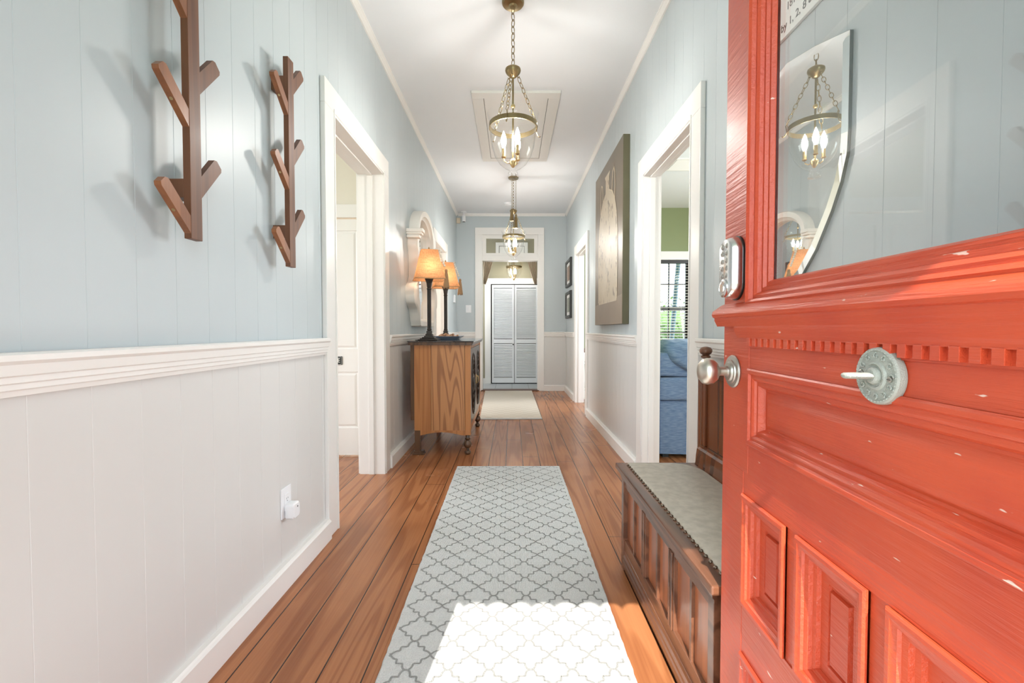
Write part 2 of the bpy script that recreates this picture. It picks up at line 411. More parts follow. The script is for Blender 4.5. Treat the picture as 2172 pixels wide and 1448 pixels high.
wl, segL = side_wall('wall_left', XL, XL - TL, 1, OL, 'cream')
wr, segR = side_wall('wall_right', XR, XR + TR, -1, OR, 'green_wall')
CAS = 0.128
def rail_prof(X, sgn):
    q = [(0, 0.925), (0.012, 0.925), (0.014, 0.935), (0.018, 0.938), (0.018, 0.948), (0.023, 0.951), (0.023, 0.962), (0.028, 0.965), (0.030, 0.985), (0.036, 0.992), (0.036, 1.003), (0.030, 1.007), (0, 1.007)]
    return [(X + sgn * a, z) for a, z in q]
def base_prof(X, sgn):
    q = [(0, 0.0), (0.030, 0.0), (0.030, 0.088), (0.024, 0.094), (0.020, 0.100), (0, 0.100)]
    return [(X + sgn * a, z) for a, z in q]
def crown_prof(X, sgn):
    q = [(0, H - 0.042), (0.010, H - 0.042), (0.012, H - 0.034), (0.026, H - 0.014), (0.030, H - 0.012), (0.030, H), (0, H)]
    return [(X + sgn * a, z) for a, z in q]
def run_trim(name, prof, mat, segs, op=None):
    b = B()
    for a, c in segs: b.prism(prof, 'y', a, c)
    return struct(b.done(name, mat))
def casing_cut(segs, n): 
    out = []
    for i, (a, c) in enumerate(segs):
        out.append((a + (CAS if i > 0 else 0), c - (CAS if i < n - 1 else 0)))
    return out
sL = casing_cut(segL, 3); sR = casing_cut(segR, 3)
run_trim('trim_1', rail_prof(XL + 0.006, 1), 'trim_white', sL); run_trim('trim_2', rail_prof(XR - 0.006, -1), 'trim_white', sR)
run_trim('baseboard_left', base_prof(XL + 0.006, 1), 'trim_white', sL); run_trim('baseboard_right', base_prof(XR - 0.006, -1), 'trim_white', sR)
run_trim('trim_3', crown_prof(XL, 1), 'trim_white', [(YF, YE)]); run_trim('trim_4', crown_prof(XR, -1), 'trim_white', [(YF, YE)])

def door_trim(name, X, back, sgn, a, b, zt, top):
    t = B(); c = 0.024
    x0, x1 = X, X + sgn * c
    t.box(x0, x1, a - CAS, a, 0, zt, 0.003); t.box(x0, x1, b, b + CAS, 0, zt, 0.003); t.box(x0, x1, a - CAS, b + CAS, zt, top, 0.003)
    # bead at the inner edge
    t.box(x1, x1 + sgn * 0.004, a - 0.016, a - 0.004, 0, zt + 0.016, 0.0015); t.box(x1, x1 + sgn * 0.004, b + 0.004, b + 0.016, 0, zt + 0.016, 0.0015)
    # jamb lining with a stop
    t.box(back - sgn * 0.012, x1 - sgn * 0.004, a - 0.004, a + 0.012, 0, zt); t.box(back - sgn * 0.012, x1 - sgn * 0.004, b - 0.012, b + 0.004, 0, zt)
    t.box(back - sgn * 0.012, x1 - sgn * 0.004, a, b, zt - 0.012, zt + 0.004)
    m = (X + back) / 2
    t.box(m - 0.018, m + 0.018, a + 0.012, a + 0.022, 0, zt - 0.012, 0.002); t.box(m - 0.018, m + 0.018, b - 0.022, b - 0.012, 0, zt - 0.012, 0.002)
    t.box(m - 0.018, m + 0.018, a + 0.012, b - 0.012, zt - 0.022, zt - 0.012, 0.002)
    # casing on the room side
    xb = back - sgn * 0.006
    for y0, y1, z0, z1 in ((a - CAS, a, 0, zt), (b, b + CAS, 0, zt), (a - CAS, b + CAS, zt, top)): t.box(xb, xb - sgn * 0.02, y0, y1, z0, z1, 0.003)
    return struct(t.done(name, 'trim_white'))
door_trim('trim_5', XL, XL - TL, 1, *OL[0], 2.29); door_trim('trim_6', XL, XL - TL, 1, *OL[1], 2.25)
door_trim('trim_7', XR, XR + TR, -1, *OR[0], 2.235); door_trim('trim_8', XR, XR + TR, -1, *OR[1], 2.235)

# end wall with the doorway and transom
ex0, ex1, ezt = -0.505, 0.44, 2.21; tx0, tx1, tz0, tz1 = -0.44, 0.378, 2.344, 2.592; YB = YE + 0.13
w = B(); w.box(XL, ex0 - 0.03, YE, YB, 0, H); w.box(ex1 + 0.03, XR, YE, YB, 0, H); w.box(ex0 - 0.03, ex1 + 0.03, YE, YB, 2.66, H)
we = struct(w.done('wall_end', 'wall_blue'))
w = B(); w.box(XL, ex0 - 0.12, YE - 0.006, YE, 0, 0.95); w.box(ex1 + 0.105, XR, YE - 0.006, YE, 0, 0.95)
for x in (0.635, 0.77): w.box(x - 0.001, x + 0.001, YE - 0.008, YE - 0.006, 0.1, 0.93)
w.done('wainscot', 'wainscot_white', we)
w = B()
def yprof(prof): return [(YE - 0.006 - (p[0] - XL), p[1]) for p in prof]
for nm, pf in (('trim_9', rail_prof(XL, 1)), ('baseboard_end', base_prof(XL, 1))):
    t = B(); t.prism(yprof(pf), 'x', XL + 0.03, ex0 - 0.12); t.prism(yprof(pf), 'x', ex1 + 0.105, XR - 0.03); struct(t.done(nm, 'trim_white'))
t = B(); t.prism([(YE - (p[0] - XL), p[1]) for p in crown_prof(XL, 1)], 'x', XL + 0.03, XR - 0.03); struct(t.done('trim_10', 'trim_white'))
t = B(); cy0 = YE - 0.024
t.box(ex0 - 0.12, ex0, cy0, YE, 0, 2.65, 0.003); t.box(ex1, ex1 + 0.105, cy0, YE, 0, 2.65, 0.003); t.box(ex0 - 0.12, ex1 + 0.105, cy0, YE, 2.65, 2.765, 0.003)
t.box(ex0 - 0.03, ex0 + 0.004, cy0 + 0.004, YB + 0.02, 0, 2.66); t.box(ex1 - 0.004, ex1 + 0.03, cy0 + 0.004, YB + 0.02, 0, 2.66)
t.box(ex0, ex1, YE - 0.010, YB, ezt, 2.30, 0.003)                    # transom bar
t.box(ex0, ex1, YE + 0.02, YE + 0.06, 2.30, tz0, 0.002); t.box(ex0, ex1, YE + 0.02, YE + 0.06, tz1, 2.66, 0.002)   # sash rails
t.box(ex0, tx0, YE + 0.02, YE + 0.06, tz0, tz1, 0.002); t.box(tx1, ex1, YE + 0.02, YE + 0.06, tz0, tz1, 0.002)
struct(t.done('trim_11', 'trim_white'))
g = struct(box('window_2', 'window_glass', None, tx0, tx1, YE + 0.038, YE + 0.042, tz0, tz1))

# front wall around the open entrance (behind the camera) with an unseen glazed transom added above for sky fill
w = B(); YO = -0.06
w.box(XL - TL, -0.52, YO, YF, 0, 2.24); w.box(0.50, XR + TR, YO, YF, 0, 2.24); w.box(XL - TL, -0.9, YO, YF, 2.24, H); w.box(0.9, XR + TR, YO, YF, 2.24, H); w.box(-0.9, 0.9, YO, YF, 2.78, H); w.box(-0.52, 0.50, YO, YF, 2.14, 2.24)
struct(w.done('wall_front', 'wall_blue'))
t = B(); t.box(-0.52, -0.484, YO, YF, 0, 2.14); t.box(0.452, 0.50, YO, YF, 0, 2.14); t.box(-0.484, 0.452, YO, YF, 2.12, 2.14)
t.box(-0.484, -0.43, YO, 0.045, 0, 2.12, 0.003)
t.box(-0.66, -0.52, YF, YF + 0.022, 0, 2.3, 0.003); t.box(0.52, 0.66, YF, YF + 0.012, 0, 2.3, 0.003); t.box(-0.66, 0.66, YF, YF + 0.012, 2.16, 2.3, 0.003)
struct(t.done('trim_12', 'trim_white'))
struct(box('added_transom', 'window_glass', None, -0.9, 0.9, 0.01, 0.014, 2.24, 2.78))

# floors
f = B(); f.box(-3.7, 4.3, YO, 7.86, -0.05, 0.0); struct(f.done('floor', 'floor'))
f = B(); f.box(-1.25, 1.3, 7.88, 8.85, -0.045, 0.005); struct(f.done('floor_vestibule', 'grey_tile'))
struct(box('trim_13', 'rail_brown', None, ex0 - 0.02, ex1 + 0.02, 7.70, 7.90, 0.0, 0.014, bev=0.006))
f = B(); f.box(-3.8, 4.4, YO, 9.6, H, H + 0.06); struct(f.done('ceiling', 'ceiling_white'))
# porch: deck, roof and scalloped fascia, all outside the entrance
struct(box('floor_porch', 'porch_grey', None, -3.5, 3.5, -2.2, YO, -0.12, -0.03))
struct(box('roof_porch', 'ceiling_white', None, -3.5, 3.5, -1.36, YO, 2.86, 2.95))
fs = B(); zc = 0.92 * (1.70 + 1.30); pts = [(-2.5, 2.86), (2.5, 2.86)]; P_ = 0.085; x = 2.5
while x > -2.5:
    for i in range(1, 9):
        a = PI * i / 8; pts.append((x - P_ / 2 + P_ / 2 * math.cos(a), zc - 0.012 + 0.040 * math.sin(a)))
    x -= P_
fs.prism(pts, 'y', -1.315, -1.30); struct(fs.done('trim_14', 'trim_white'))
struct(box('ground', 'lawn', None, -30, 30, -30, 40, -0.60, -0.50))

# ceiling hatch
t = B(); hx0, hx1, hy0, hy1, hz = -0.335, 0.40, 3.77, 5.29, H
for a in ((hx0, hx1, hy0, hy0 + 0.09), (hx0, hx1, hy1 - 0.09, hy1), (hx0, hx0 + 0.095, hy0 + 0.09, hy1 - 0.09), (hx1 - 0.095, hx1, hy0 + 0.09, hy1 - 0.09)):
    t.box(a[0], a[1], a[2], a[3], hz - 0.022, hz, 0.002)
hatch = thing('attic_hatch', 'white attic access hatch with flat frame set in the hallway ceiling', 'hatch', (0.03, 4.5, hz))
t.done('frame', 'hatch_white', hatch)
box('panel', 'hatch_white', hatch, hx0 + 0.099, hx1 - 0.099, hy0 + 0.092, hy1 - 0.092, hz - 0.016, hz)
box('gap', 'dark_gap', hatch, hx0 + 0.09, hx1 - 0.09, hy0 + 0.085, hy1 - 0.085, hz - 0.006, hz)

# ---- left front room
w = B(); w.box(-3.7, -1.30 - 0.78, 3.75, 3.87, 0, H); w.box(-1.2, XL - TL, 3.75, 3.87, 0, H); w.box(-2.08, -1.2, 3.75, 3.87, 1.96, H)
struct(w.done('wall_left_room', 'cream'))
t = B(); t.box(-2.18, -1.102, 3.728, 3.75, 1.96, 2.065, 0.003); t.box(-2.18, -2.08, 3.728, 3.75, 0, 1.96, 0.003); t.box(-1.2, -1.102, 3.728, 3.75, 0, 1.96, 0.003)
struct(t.done('trim_15', 'trim_white'))
d2 = B(); dx0, dx1, dy = -2.075, -1.205, 3.735
pl = lambda u, v, h: (u, dy - h, v)
d2.box(dx0, dx1, dy, dy + 0.035, 0.012, 1.945)
prof = [(0, 0.0001), (0.004, -0.007), (0.014, -0.009), (0.030, -0.002), (0.034, -0.002)]
d2 = B(); cxm = (dx0 + dx1) / 2
cols = [(dx0 + 0.105, cxm - 0.045), (cxm + 0.045, dx1 - 0.06)]; rows = [(0.235, 0.70), (0.885, 1.855)]
us = [dx0] + [c for q in cols for c in q] + [dx1]; vs = [0.012] + [c for q in rows for c in q] + [1.945]
for i in range(5):
    for j in range(5):
        if i % 2 == 1 and j % 2 == 1: d2.frame((us[i], us[i + 1], vs[j], vs[j + 1]), prof, pl)
        else: d2.box(us[i], us[i + 1], dy, dy + 0.03, vs[j], vs[j + 1])
d2o = struct(d2.done('door_2', 'trim_white'))
# the small black sign on it
sg = thing('door_sign', 'small black sign with white letters on the white panelled door', 'sign', (-1.49, dy, 0.793))
B().box(-1.586, -1.394, dy - 0.008, dy - 0.0005, 0.758, 0.828, 0.004).done('plate', 'sign_black', sg)
bd = B()
for a in ((-1.581, -1.399, 0.822, 0.8235), (-1.581, -1.399, 0.7625, 0.764), (-1.581, -1.5795, 0.7635, 0.8225), (-1.4005, -1.399, 0.7635, 0.8225)): bd.box(a[0], a[1], dy - 0.0092, dy - 0.0078, a[2], a[3])
bd.done('border', 'sign_white', sg)
def text(name, body, mat, parent, loc, rot, size, extrude=0.0006, align='CENTER', sx=1.0):
    c = bpy.data.curves.new(name, 'FONT'); c.body = body; c.size = size; c.extrude = extrude; c.align_x = align; c.align_y = 'CENTER'
    c.materials.append(MATS[mat]); o = bpy.data.objects.new(name, c); COL.objects.link(o); o.parent = parent
    o.location = Vector(loc) - world_off(parent); o.rotation_euler = rot; o.scale = (sx, 1, 1)
    me = bpy.data.meshes.new_from_object(o.evaluated_get(bpy.context.evaluated_depsgraph_get())); q = bpy.data.objects.new(name, me); COL.objects.link(q)
    q.parent = parent; q.location = o.location; q.rotation_euler = rot; q.scale = (sx, 1, 1); bpy.data.objects.remove(o); q.name = name; return q
text('lettering', 'PRIVATE', 'sign_white', sg, (-1.49, dy - 0.0085, 0.793), (PI / 2, 0, 0), 0.050, sx=0.86)
w = B(); w.box(-3.8, -3.7, YO, 7.9, 0, 0.7); w.box(-3.8, -3.7, YO, 7.9, 2.4, H); w.box(-3.8, -3.7, YO, 1.2, 0.7, 2.4); w.box(-3.8, -3.7, 2.8, 5.2, 0.7, 2.4); w.box(-3.8, -3.7, 6.8, 7.9, 0.7, 2.4)
struct(w.done('wall_far_left', 'cream'))
struct(box('wall_left_room_front', 'cream', None, -3.7, XL - TL, YO, YF, 0, H))
struct(box('wall_left_room_end', 'cream', None, -3.7, XL - TL, 7.75, 7.88, 0, H))

# ---- right room: green walls, window with blinds
YG = 7.37; wx0, wx1, wz0, wz1 = 1.98, 2.87, 0.62, 2.167
w = B(); w.box(XR + TR, wx0, YG, YG + 0.13, 0, H); w.box(wx1, 4.3, YG, YG + 0.13, 0, H); w.box(wx0, wx1, YG, YG + 0.13, 0, wz0); w.box(wx0, wx1, YG, YG + 0.13, wz1, H)
struct(w.done('wall_right_room', 'green_wall'))
w = B(); w.box(4.3, 4.4, YO, 7.5, 0, 0.7); w.box(4.3, 4.4, YO, 7.5, 2.4, H); w.box(4.3, 4.4, YO, 3.2, 0.7, 2.4); w.box(4.3, 4.4, 6.0, 7.5, 0.7, 2.4)
struct(w.done('wall_far_right', 'green_wall'))
struct(box('wall_right_room_front', 'green_wall', None, XR + TR, 4.3, YO, YF, 0, H))
t = B(); cw = 0.11
t.box(wx0 - cw, wx0, YG - 0.022, YG, wz0, wz1, 0.003); t.box(wx1, wx1 + cw, YG - 0.022, YG, wz0, wz1, 0.003); t.box(wx0 - cw, wx1 + cw, YG - 0.022, YG, wz1, wz1 + 0.135, 0.003)
t.box(wx0 - cw, wx1 + cw, YG - 0.05, YG, wz0 - 0.03, wz0, 0.004)
struct(t.done('trim_16', 'trim_white'))
t = B(); yg = YG + 0.07
t.box(wx0, wx0 + 0.04, yg, yg + 0.04, wz0, wz1); t.box(wx1 - 0.04, wx1, yg, yg + 0.04, wz0, wz1); t.box(wx0, wx1, yg, yg + 0.04, wz1 - 0.05, wz1); t.box(wx0, wx1, yg, yg + 0.04, wz0, wz0 + 0.05)
t.box(wx0, wx1, yg, yg + 0.04, 1.36, 1.42)
for x in (2.31, 2.558): t.box(x - 0.01, x + 0.01, yg, yg + 0.03, wz0, wz1)
for z in (1.0, 1.78): t.box(wx0, wx1, yg, yg + 0.03, z - 0.01, z + 0.01)
wf = struct(t.done('window_1', 'black_frame')); box('pane', 'window_glass', wf, wx0, wx1, yg + 0.018, yg + 0.021, wz0, wz1)
bl = thing('window_blind', 'ivory horizontal slat blind hanging in the window behind the blue sofa', 'blind', (2.42, YG + 0.03, wz1))
t = B(); z = wz1 - 0.08
while z > wz0 + 0.02:
    t.prism([(YG + 0.008, z - 0.004), (YG + 0.054, z + 0.004), (YG + 0.054, z + 0.009), (YG + 0.008, z + 0.002)], 'x', wx0 + 0.006, wx1 - 0.006); z -= 0.046
t.done('slats', 'slat_ivory', bl); box('head_rail', 'black_frame', bl, wx0 + 0.004, wx1 - 0.004, YG + 0.004, YG + 0.058, wz1 - 0.055, wz1 - 0.001)
t = B()
for x in (2.12, 2.42, 2.74): t.tube([(x, YG + 0.006, wz0 + 0.02), (x, YG + 0.006, wz1 - 0.05)], 0.0015, 6)
t.done('cords', 'slat_ivory', bl)
# outdoors seen by that window
po = B(); po.tube([(3.02, 8.9, -0.5), (3.26, 8.9, 2.6)], 0.045, 12); tag(po.done('porch_post', 'post_blue'), 'blue painted leaning post outside the window with blinds', 'post')
def bush(c, r, label):
    b = B()
    for i in range(520):
        d = Vector((random.gauss(0, 1), random.gauss(0, 1), random.gauss(0, 1))).normalized() * r * (0.75 + 0.3 * random.random()); p = Vector(c) + Vector((d.x * 1.2, d.y, d.z * 0.9))
        s = 0.07; a = Vector((random.gauss(0, 1), random.gauss(0, 1), random.gauss(0, 1))).normalized(); e = a.orthogonal().normalized(); g_ = a.cross(e)
        b.f([b.v(p - e * s), b.v(p + g_ * s * .5 + a * 0.01), b.v(p + e * s), b.v(p - g_ * s * .5 - a * 0.01)])
    b.ball(c, r * 0.7, 12, (1.1, 1, .9))
    return tag(b.done('garden_bush', 'bush_green'), label, 'bush')
bush((3.1, 10.4, 0.55), 0.75, 'green garden bush outside the blinds, nearer the blue post'); bush((4.4, 12.5, 0.9), 1.1, 'larger green garden bush farther off outside the window')
# ceiling vent
vt = thing('ceiling_vent', 'white louvred air vent in the ceiling of the green room', 'vent', (2.03, 5.44, H))
t = B(); v0 = (1.86, 2.21, 5.24, 5.64)
t.frame(v0, [(0, 0), (0.004, 0.012), (0.03, 0.014), (0.034, 0.004)], lambda u, v, h: (u, v, H - h), False); t.done('frame', 'trim_white', vt)
t = B()
for i in range(9): y = 5.285 + i * 0.038; t.prism([(y, H - 0.004), (y + 0.02, H - 0.014), (y + 0.022, H - 0.012), (y + 0.003, H - 0.002)], 'x', 1.90, 2.17)
t.done('louvers', 'trim_white', vt); box('duct_back', 'dark_gap', vt, 1.89, 2.18, 5.27, 5.61, H - 0.002, H - 0.0005)
# stair guard seen by the second right doorway
sr = thing('stair_railing', 'white baluster railing with brown handrail beyond the second doorway', 'railing', (1.4, 6.85, 0))
box('handrail', 'rail_brown', sr, 1.03, 1.75, 6.82, 6.88, 0.70, 0.765, bev=0.012); box('shoe_rail', 'trim_white', sr, 1.03, 1.75, 6.825, 6.875, 0.0, 0.035, bev=0.003)
for i in range(7):
    x = 1.083 + i * 0.105
    B().lathe([(0.019, 0.035), (0.019, 0.12), (0.012, 0.13), (0.017, 0.15), (0.012, 0.17), (0.016, 0.30), (0.014, 0.42), (0.010, 0.52), (0.016, 0.54), (0.010, 0.56), (0.019, 0.58), (0.019, 0.70)], (x, 6.85, 0), 14).done('baluster', 'trim_white', sr, True)

# ---- vestibule beyond the end wall
YV = 8.72
w = B(); w.box(-1.35, -0.42, YV, YV + 0.1, 0, 3.6); w.box(0.52, 1.4, YV, YV + 0.1, 0, 3.6); w.box(-0.42, 0.52, YV, YV + 0.1, 1.93, 3.6)
w.box(-1.35, -1.25, YB, YV, 0, 3.0); w.box(1.3, 1.4, YB, YV, 0, 3.0)
struct(w.done('wall_vestibule', 'olive_beige'))
t = B(); t.box(-0.52, -0.405, YV - 0.022, YV, 0, 1.91, 0.003); t.box(0.51, 0.62, YV - 0.022, YV, 0, 1.91, 0.003); t.box(-0.52, 0.62, YV - 0.022, YV, 1.91, 2.02, 0.003)
t.box(-1.25, -0.52, YV - 0.015, YV, 0.005, 0.11); t.box(0.62, 1.3, YV - 0.015, YV, 0.005, 0.11)
struct(t.done('trim_17', 'trim_white'))
dr = bpy.data.objects.new('door_3', None); COL.objects.link(dr); dr.location = (0.05, YV, 0); dr['kind'] = 'structure'
box('gap', 'dark_gap', dr, -0.425, 0.525, YV + 0.035, YV + 0.06, 0.0, 1.94)
for x0, x1 in ((-0.385, 0.041), (0.051, 0.495)):
    t = B(); y0, y1 = YV - 0.004, YV + 0.026; s_ = 0.035
    t.box(x0, x0 + s_, y0, y1, 0.022, 1.895, 0.002); t.box(x1 - s_, x1, y0, y1, 0.022, 1.895, 0.002)
    for z0, z1 in ((0.022, 0.12), (0.78, 0.86), (1.84, 1.895)): t.box(x0 + s_, x1 - s_, y0, y1, z0, z1, 0.001)
    lf = t.done('door_leaf', 'louver_white', dr)
    t = B()
    for z0, z1 in ((0.12, 0.78), (0.86, 1.84)):
        z = z0 + 0.012
        while z < z1 - 0.02: t.prism([(y0 + 0.002, z), (y1 - 0.004, z + 0.026), (y1 - 0.004, z + 0.031), (y0 + 0.002, z + 0.006)], 'x', x0 + s_, x1 - s_); z += 0.029
    t.done('louvers', 'louver_white', lf)
    if x0 > 0: B().ball((0.068 - 0.045, y0 - 0.016, 0.76), 0.014, 14).lathe([(0.005, 0), (0.005, 0.014)], (0.023, y0, 0.76), 10, Matrix.Rotation(PI / 2, 3, 'X')).done('knob', 'bronze', lf, True)
hb = thing('wall_cabinet', 'white framed panel high on the wall seen by the transom', 'panel', (-0.02, YV, 2.4))
t = B(); t.frame((-0.31, 0.30, 2.36, 2.70), [(0, 0), (0, 0.02), (0.06, 0.02), (0.062, 0.008)], lambda u, v, h: (u, YV - h, v)); t.done('panel_frame', 'trim_white', hb)
t = B(); t.frame((-0.245, 0.235, 2.425, 2.635), [(0, 0.0085), (0, 0.012), (0.006, 0.012), (0.006, 0.0085)], lambda u, v, h: (u, YV - h, v), False); t.done('inner_border', 'bronze', hb)
for sx, nm in ((-1, 'tan curtain gathered at the left of the end doorway top'), (1, 'tan curtain gathered at the right of the end doorway top')):
    t = B(); n = 16; rows = []
    for k in range(9):
        z = 2.24 - k * 0.05; wd = 0.145 * (1 - (k / 9.0) ** 1.2) + 0.02
        xe = (ex0 + 0.006) if sx < 0 else (ex1 - 0.006)
        rows.append([(xe - sx * wd * i / n, YB + 0.065 + 0.018 * math.sin(i * 1.9 + k * 0.3), z - 0.012 * (i / n)) for i in range(n + 1)])
    vv = [[t.v(p) for p in r] for r in rows]; v2 = [[t.v((p[0], p[1] + 0.003, p[2])) for p in r] for r in rows]
    for k in range(8):
        for i in range(n): t.f([vv[k][i], vv[k][i + 1], vv[k + 1][i + 1], vv[k + 1][i]]); t.f([v2[k][i], v2[k][i + 1], v2[k + 1][i + 1], v2[k + 1][i]])
    tag(t.done('curtain', 'curtain_tan', None, True), nm, 'curtain', 'curtains inside the end doorway')
tag(box('curtain_rod', 'bronze', None, ex0 - 0.06, ex1 + 0.06, YB + 0.05, YB + 0.064, 2.245, 2.259, bev=0.004), 'thin dark rod carrying the tan curtains behind the doorway head', 'rod')

# ------------------------------------------------------------------ red entrance door (open, hinged at the right)
E0 = Vector((0.477, 1.023, 0)); DD = Vector((-0.043, -1, 0)).normalized(); NN = Vector((-1, 0.043, 0)).normalized()
MD = Matrix(((DD.x, NN.x, 0, E0.x), (DD.y, NN.y, 0, E0.y), (0, 0, 1, 0.0), (0, 0, 0, 1)))   # local (s, n, z)
# door root turned so that local x runs along the door: meshes are made in door coordinates
droot = bpy.data.objects.new('door_1', None); COL.objects.link(droot); droot['kind'] = 'structure'
DR = Matrix(((DD.x, -NN.x, 0, E0.x), (DD.y, -NN.y, 0, E0.y), (0, 0, 1, 0), (0, 0, 0, 1)))   # local (s, -n, z), right-handed
droot.matrix_world = DR
tag(droot, 'open red panelled entrance door with large glass pane and dentil moulding', 'door')
WD = 0.92
def dpart(b, name, mat, parent=None, smooth=False, auto=None):
    for v in b.bm.verts: v.co.y = -v.co.y
    bm = b.bm; bmesh.ops.recalc_face_normals(bm, faces=list(bm.faces)); me = bpy.data.meshes.new(name)
    if smooth:
        for f_ in bm.faces: f_.smooth = True
        for e in bm.edges:
            if len(e.link_faces) == 2 and e.calc_face_angle(0) > math.radians(auto or 35): e.smooth = False
    bm.to_mesh(me); bm.free(); me.materials.append(MATS[mat])
    o = bpy.data.objects.new(name, me); COL.objects.link(o); o.parent = parent or droot
    return o
dp = lambda u, v, h: (u, h, v)
ST = 0.118; c4 = [(0.100 + 0.190 * i, 0.258 + 0.190 * i) for i in range(4)]
z_rows = [(0.156, 0.386), (0.485, 0.715)]; gz0, gz1 = 1.095, 2.02
t = B()
t.box(0, c4[0][0], -0.045, 0, 0.01, 0.76, 0.0015); t.box(c4[3][1], WD, -0.045, 0, 0.01, 0.76, 0.0015)
t.box(0, ST, -0.045, 0, 0.76, 2.11, 0.0015); t.box(WD - ST, WD, -0.045, 0, 0.76, 2.11, 0.0015)
e = 0.0012
t.box(c4[0][0] + e, c4[3][1] - e, -0.045, -0.0008, 0.01, z_rows[0][0]); t.box(c4[0][0] + e, c4[3][1] - e, -0.045, -0.0008, z_rows[0][1], z_rows[1][0])
t.box(ST + e, WD - ST - e, -0.045, -0.0008, z_rows[1][1], 0.820); t.box(ST + e, WD - ST - e, -0.045, -0.0008, 0.972, gz0); t.box(ST + e, WD - ST - e, -0.045, -0.0008, gz1, 2.11)
t.box(c4[0][0], ST + 0.002, -0.045, -0.001, z_rows[1][1], 0.76); t.box(WD - ST - 0.002, c4[3][1], -0.045, -0.001, z_rows[1][1], 0.76)
for i in range(3):
    for z0, z1 in z_rows: t.box(c4[i][1], c4[i + 1][0], -0.045, -0.003, z0, z1)
for z0, z1 in z_rows: t.box(c4[0][0], c4[3][1], -0.045, -0.034, z0, z1)
t.box(ST, WD - ST, -0.045, -0.034, 0.82, 0.972)
dpart(t, 'slab', 'red_paint')
# glazing moulding, glass
gp = [(0, 0), (0.001, 0.010), (0.008, 0.013), (0.013, 0.009), (0.015, 0.001), (0.020, 0.002), (0.025, -0.002), (0.027, -0.009), (0.034, -0.008), (0.037, -0.014), (0.044, -0.013), (0.048, -0.020), (0.048, -0.0215)]
t = B(); t.frame((ST, WD - ST, gz0, gz1), gp, dp, False); t.frame((ST + 0.0, WD - ST, gz0, gz1), [(0, -0.045), (0.002, -0.0445), (0.012, -0.040), (0.047, -0.0267)], dp, False); dpart(t, 'glazing_molding', 'red_paint', None, True, 25)
t = B(); t.box(ST + 0.047, WD - ST - 0.047, -0.0265, -0.0222, gz0 + 0.047, gz1 - 0.047); dpart(t, 'glass_pane', 'door_glass')
# cornice with its dentils
t = B(); t.prism([(-0.0005, 1.106), (0.008, 1.102), (0.022, 1.092), (0.026, 1.089), (0.028, 1.082), (0.026, 1.076), (0.022, 1.074), (0.022, 1.069), (0.019, 1.063), (0.0165, 1.058), (0.016, 1.056), (-0.0005, 1.056)], 'x', 0.0, WD)
t.prism([(-0.0005, 1.056), (0.016, 1.056), (0.016, 1.051), (0.014, 1.044), (0.011, 1.038), (0.009, 1.034), (0.009, 1.032), (-0.0005, 1.032)], 'x', 0.085, WD - 0.085)
dpart(t, 'cornice', 'red_paint', None, True, 28)
t = B(); s_ = 0.128
t.box(0.118, 0.802, -0.0005, 0.003, 1.014, 1.033)
while s_ < 0.79: t.box(s_, s_ + 0.0120, 0.0, 0.0098, 1.017, 1.033, 0.0006); s_ += 0.0217
dpart(t, 'dentils', 'red_paint')
# wide middle panel
mp = [(0, 0), (0.0, 0.003), (0.003, 0.0055), (0.009, 0.0055), (0.012, 0.001), (0.018, 0.002), (0.022, -0.001), (0.024, -0.005), (0.031, -0.004), (0.035, -0.010), (0.037, -0.016), (0.041, -0.016), (0.056, -0.009), (0.060, -0.0085)]
t = B(); t.frame((ST, WD - ST, 0.820, 0.972), mp, dp); dpart(t, 'middle_panel', 'red_paint', None, True, 22)
sp = [(0, 0), (0.0, 0.003), (0.003, 0.0055), (0.009, 0.0055), (0.013, 0.003), (0.017, 0.002), (0.019, -0.002), (0.026, -0.004), (0.028, -0.010), (0.034, -0.012), (0.036, -0.018), (0.040, -0.019), (0.052, -0.019), (0.053, -0.023), (0.058, -0.023), (0.060, -0.017)]
for z0, z1 in z_rows:
    for a, b_ in c4:
        t = B(); t.frame((a, b_, z0, z1), sp, dp); dpart(t, 'small_panel', 'red_paint', None, True, 22)
# egg shaped knob and its rosette
RX = Matrix.Rotation(-PI / 2, 3, 'X')    # lathe axis z -> +y (out of the door)
k = dpart(B().lathe([(0.034, 0), (0.035, 0.003), (0.033, 0.006), (0.026, 0.0075), (0.025, 0.010), (0.021, 0.0105), (0.019, 0.014), (0.012, 0.015), (0.0115, 0.018)], (0.052, 0, 0.960), 40, RX), 'rosette', 'pewter', None, True)
kn = dpart(B().lathe([(0.0095, 0.012), (0.0095, 0.030), (0.012, 0.034), (0.020, 0.038), (0.0265, 0.046), (0.0285, 0.056), (0.0265, 0.065), (0.019, 0.072), (0.009, 0.075), (0.001, 0.0755)], (0.052, 0, 0.960), 40, RX), 'door_knob', 'knob_metal', None, True)
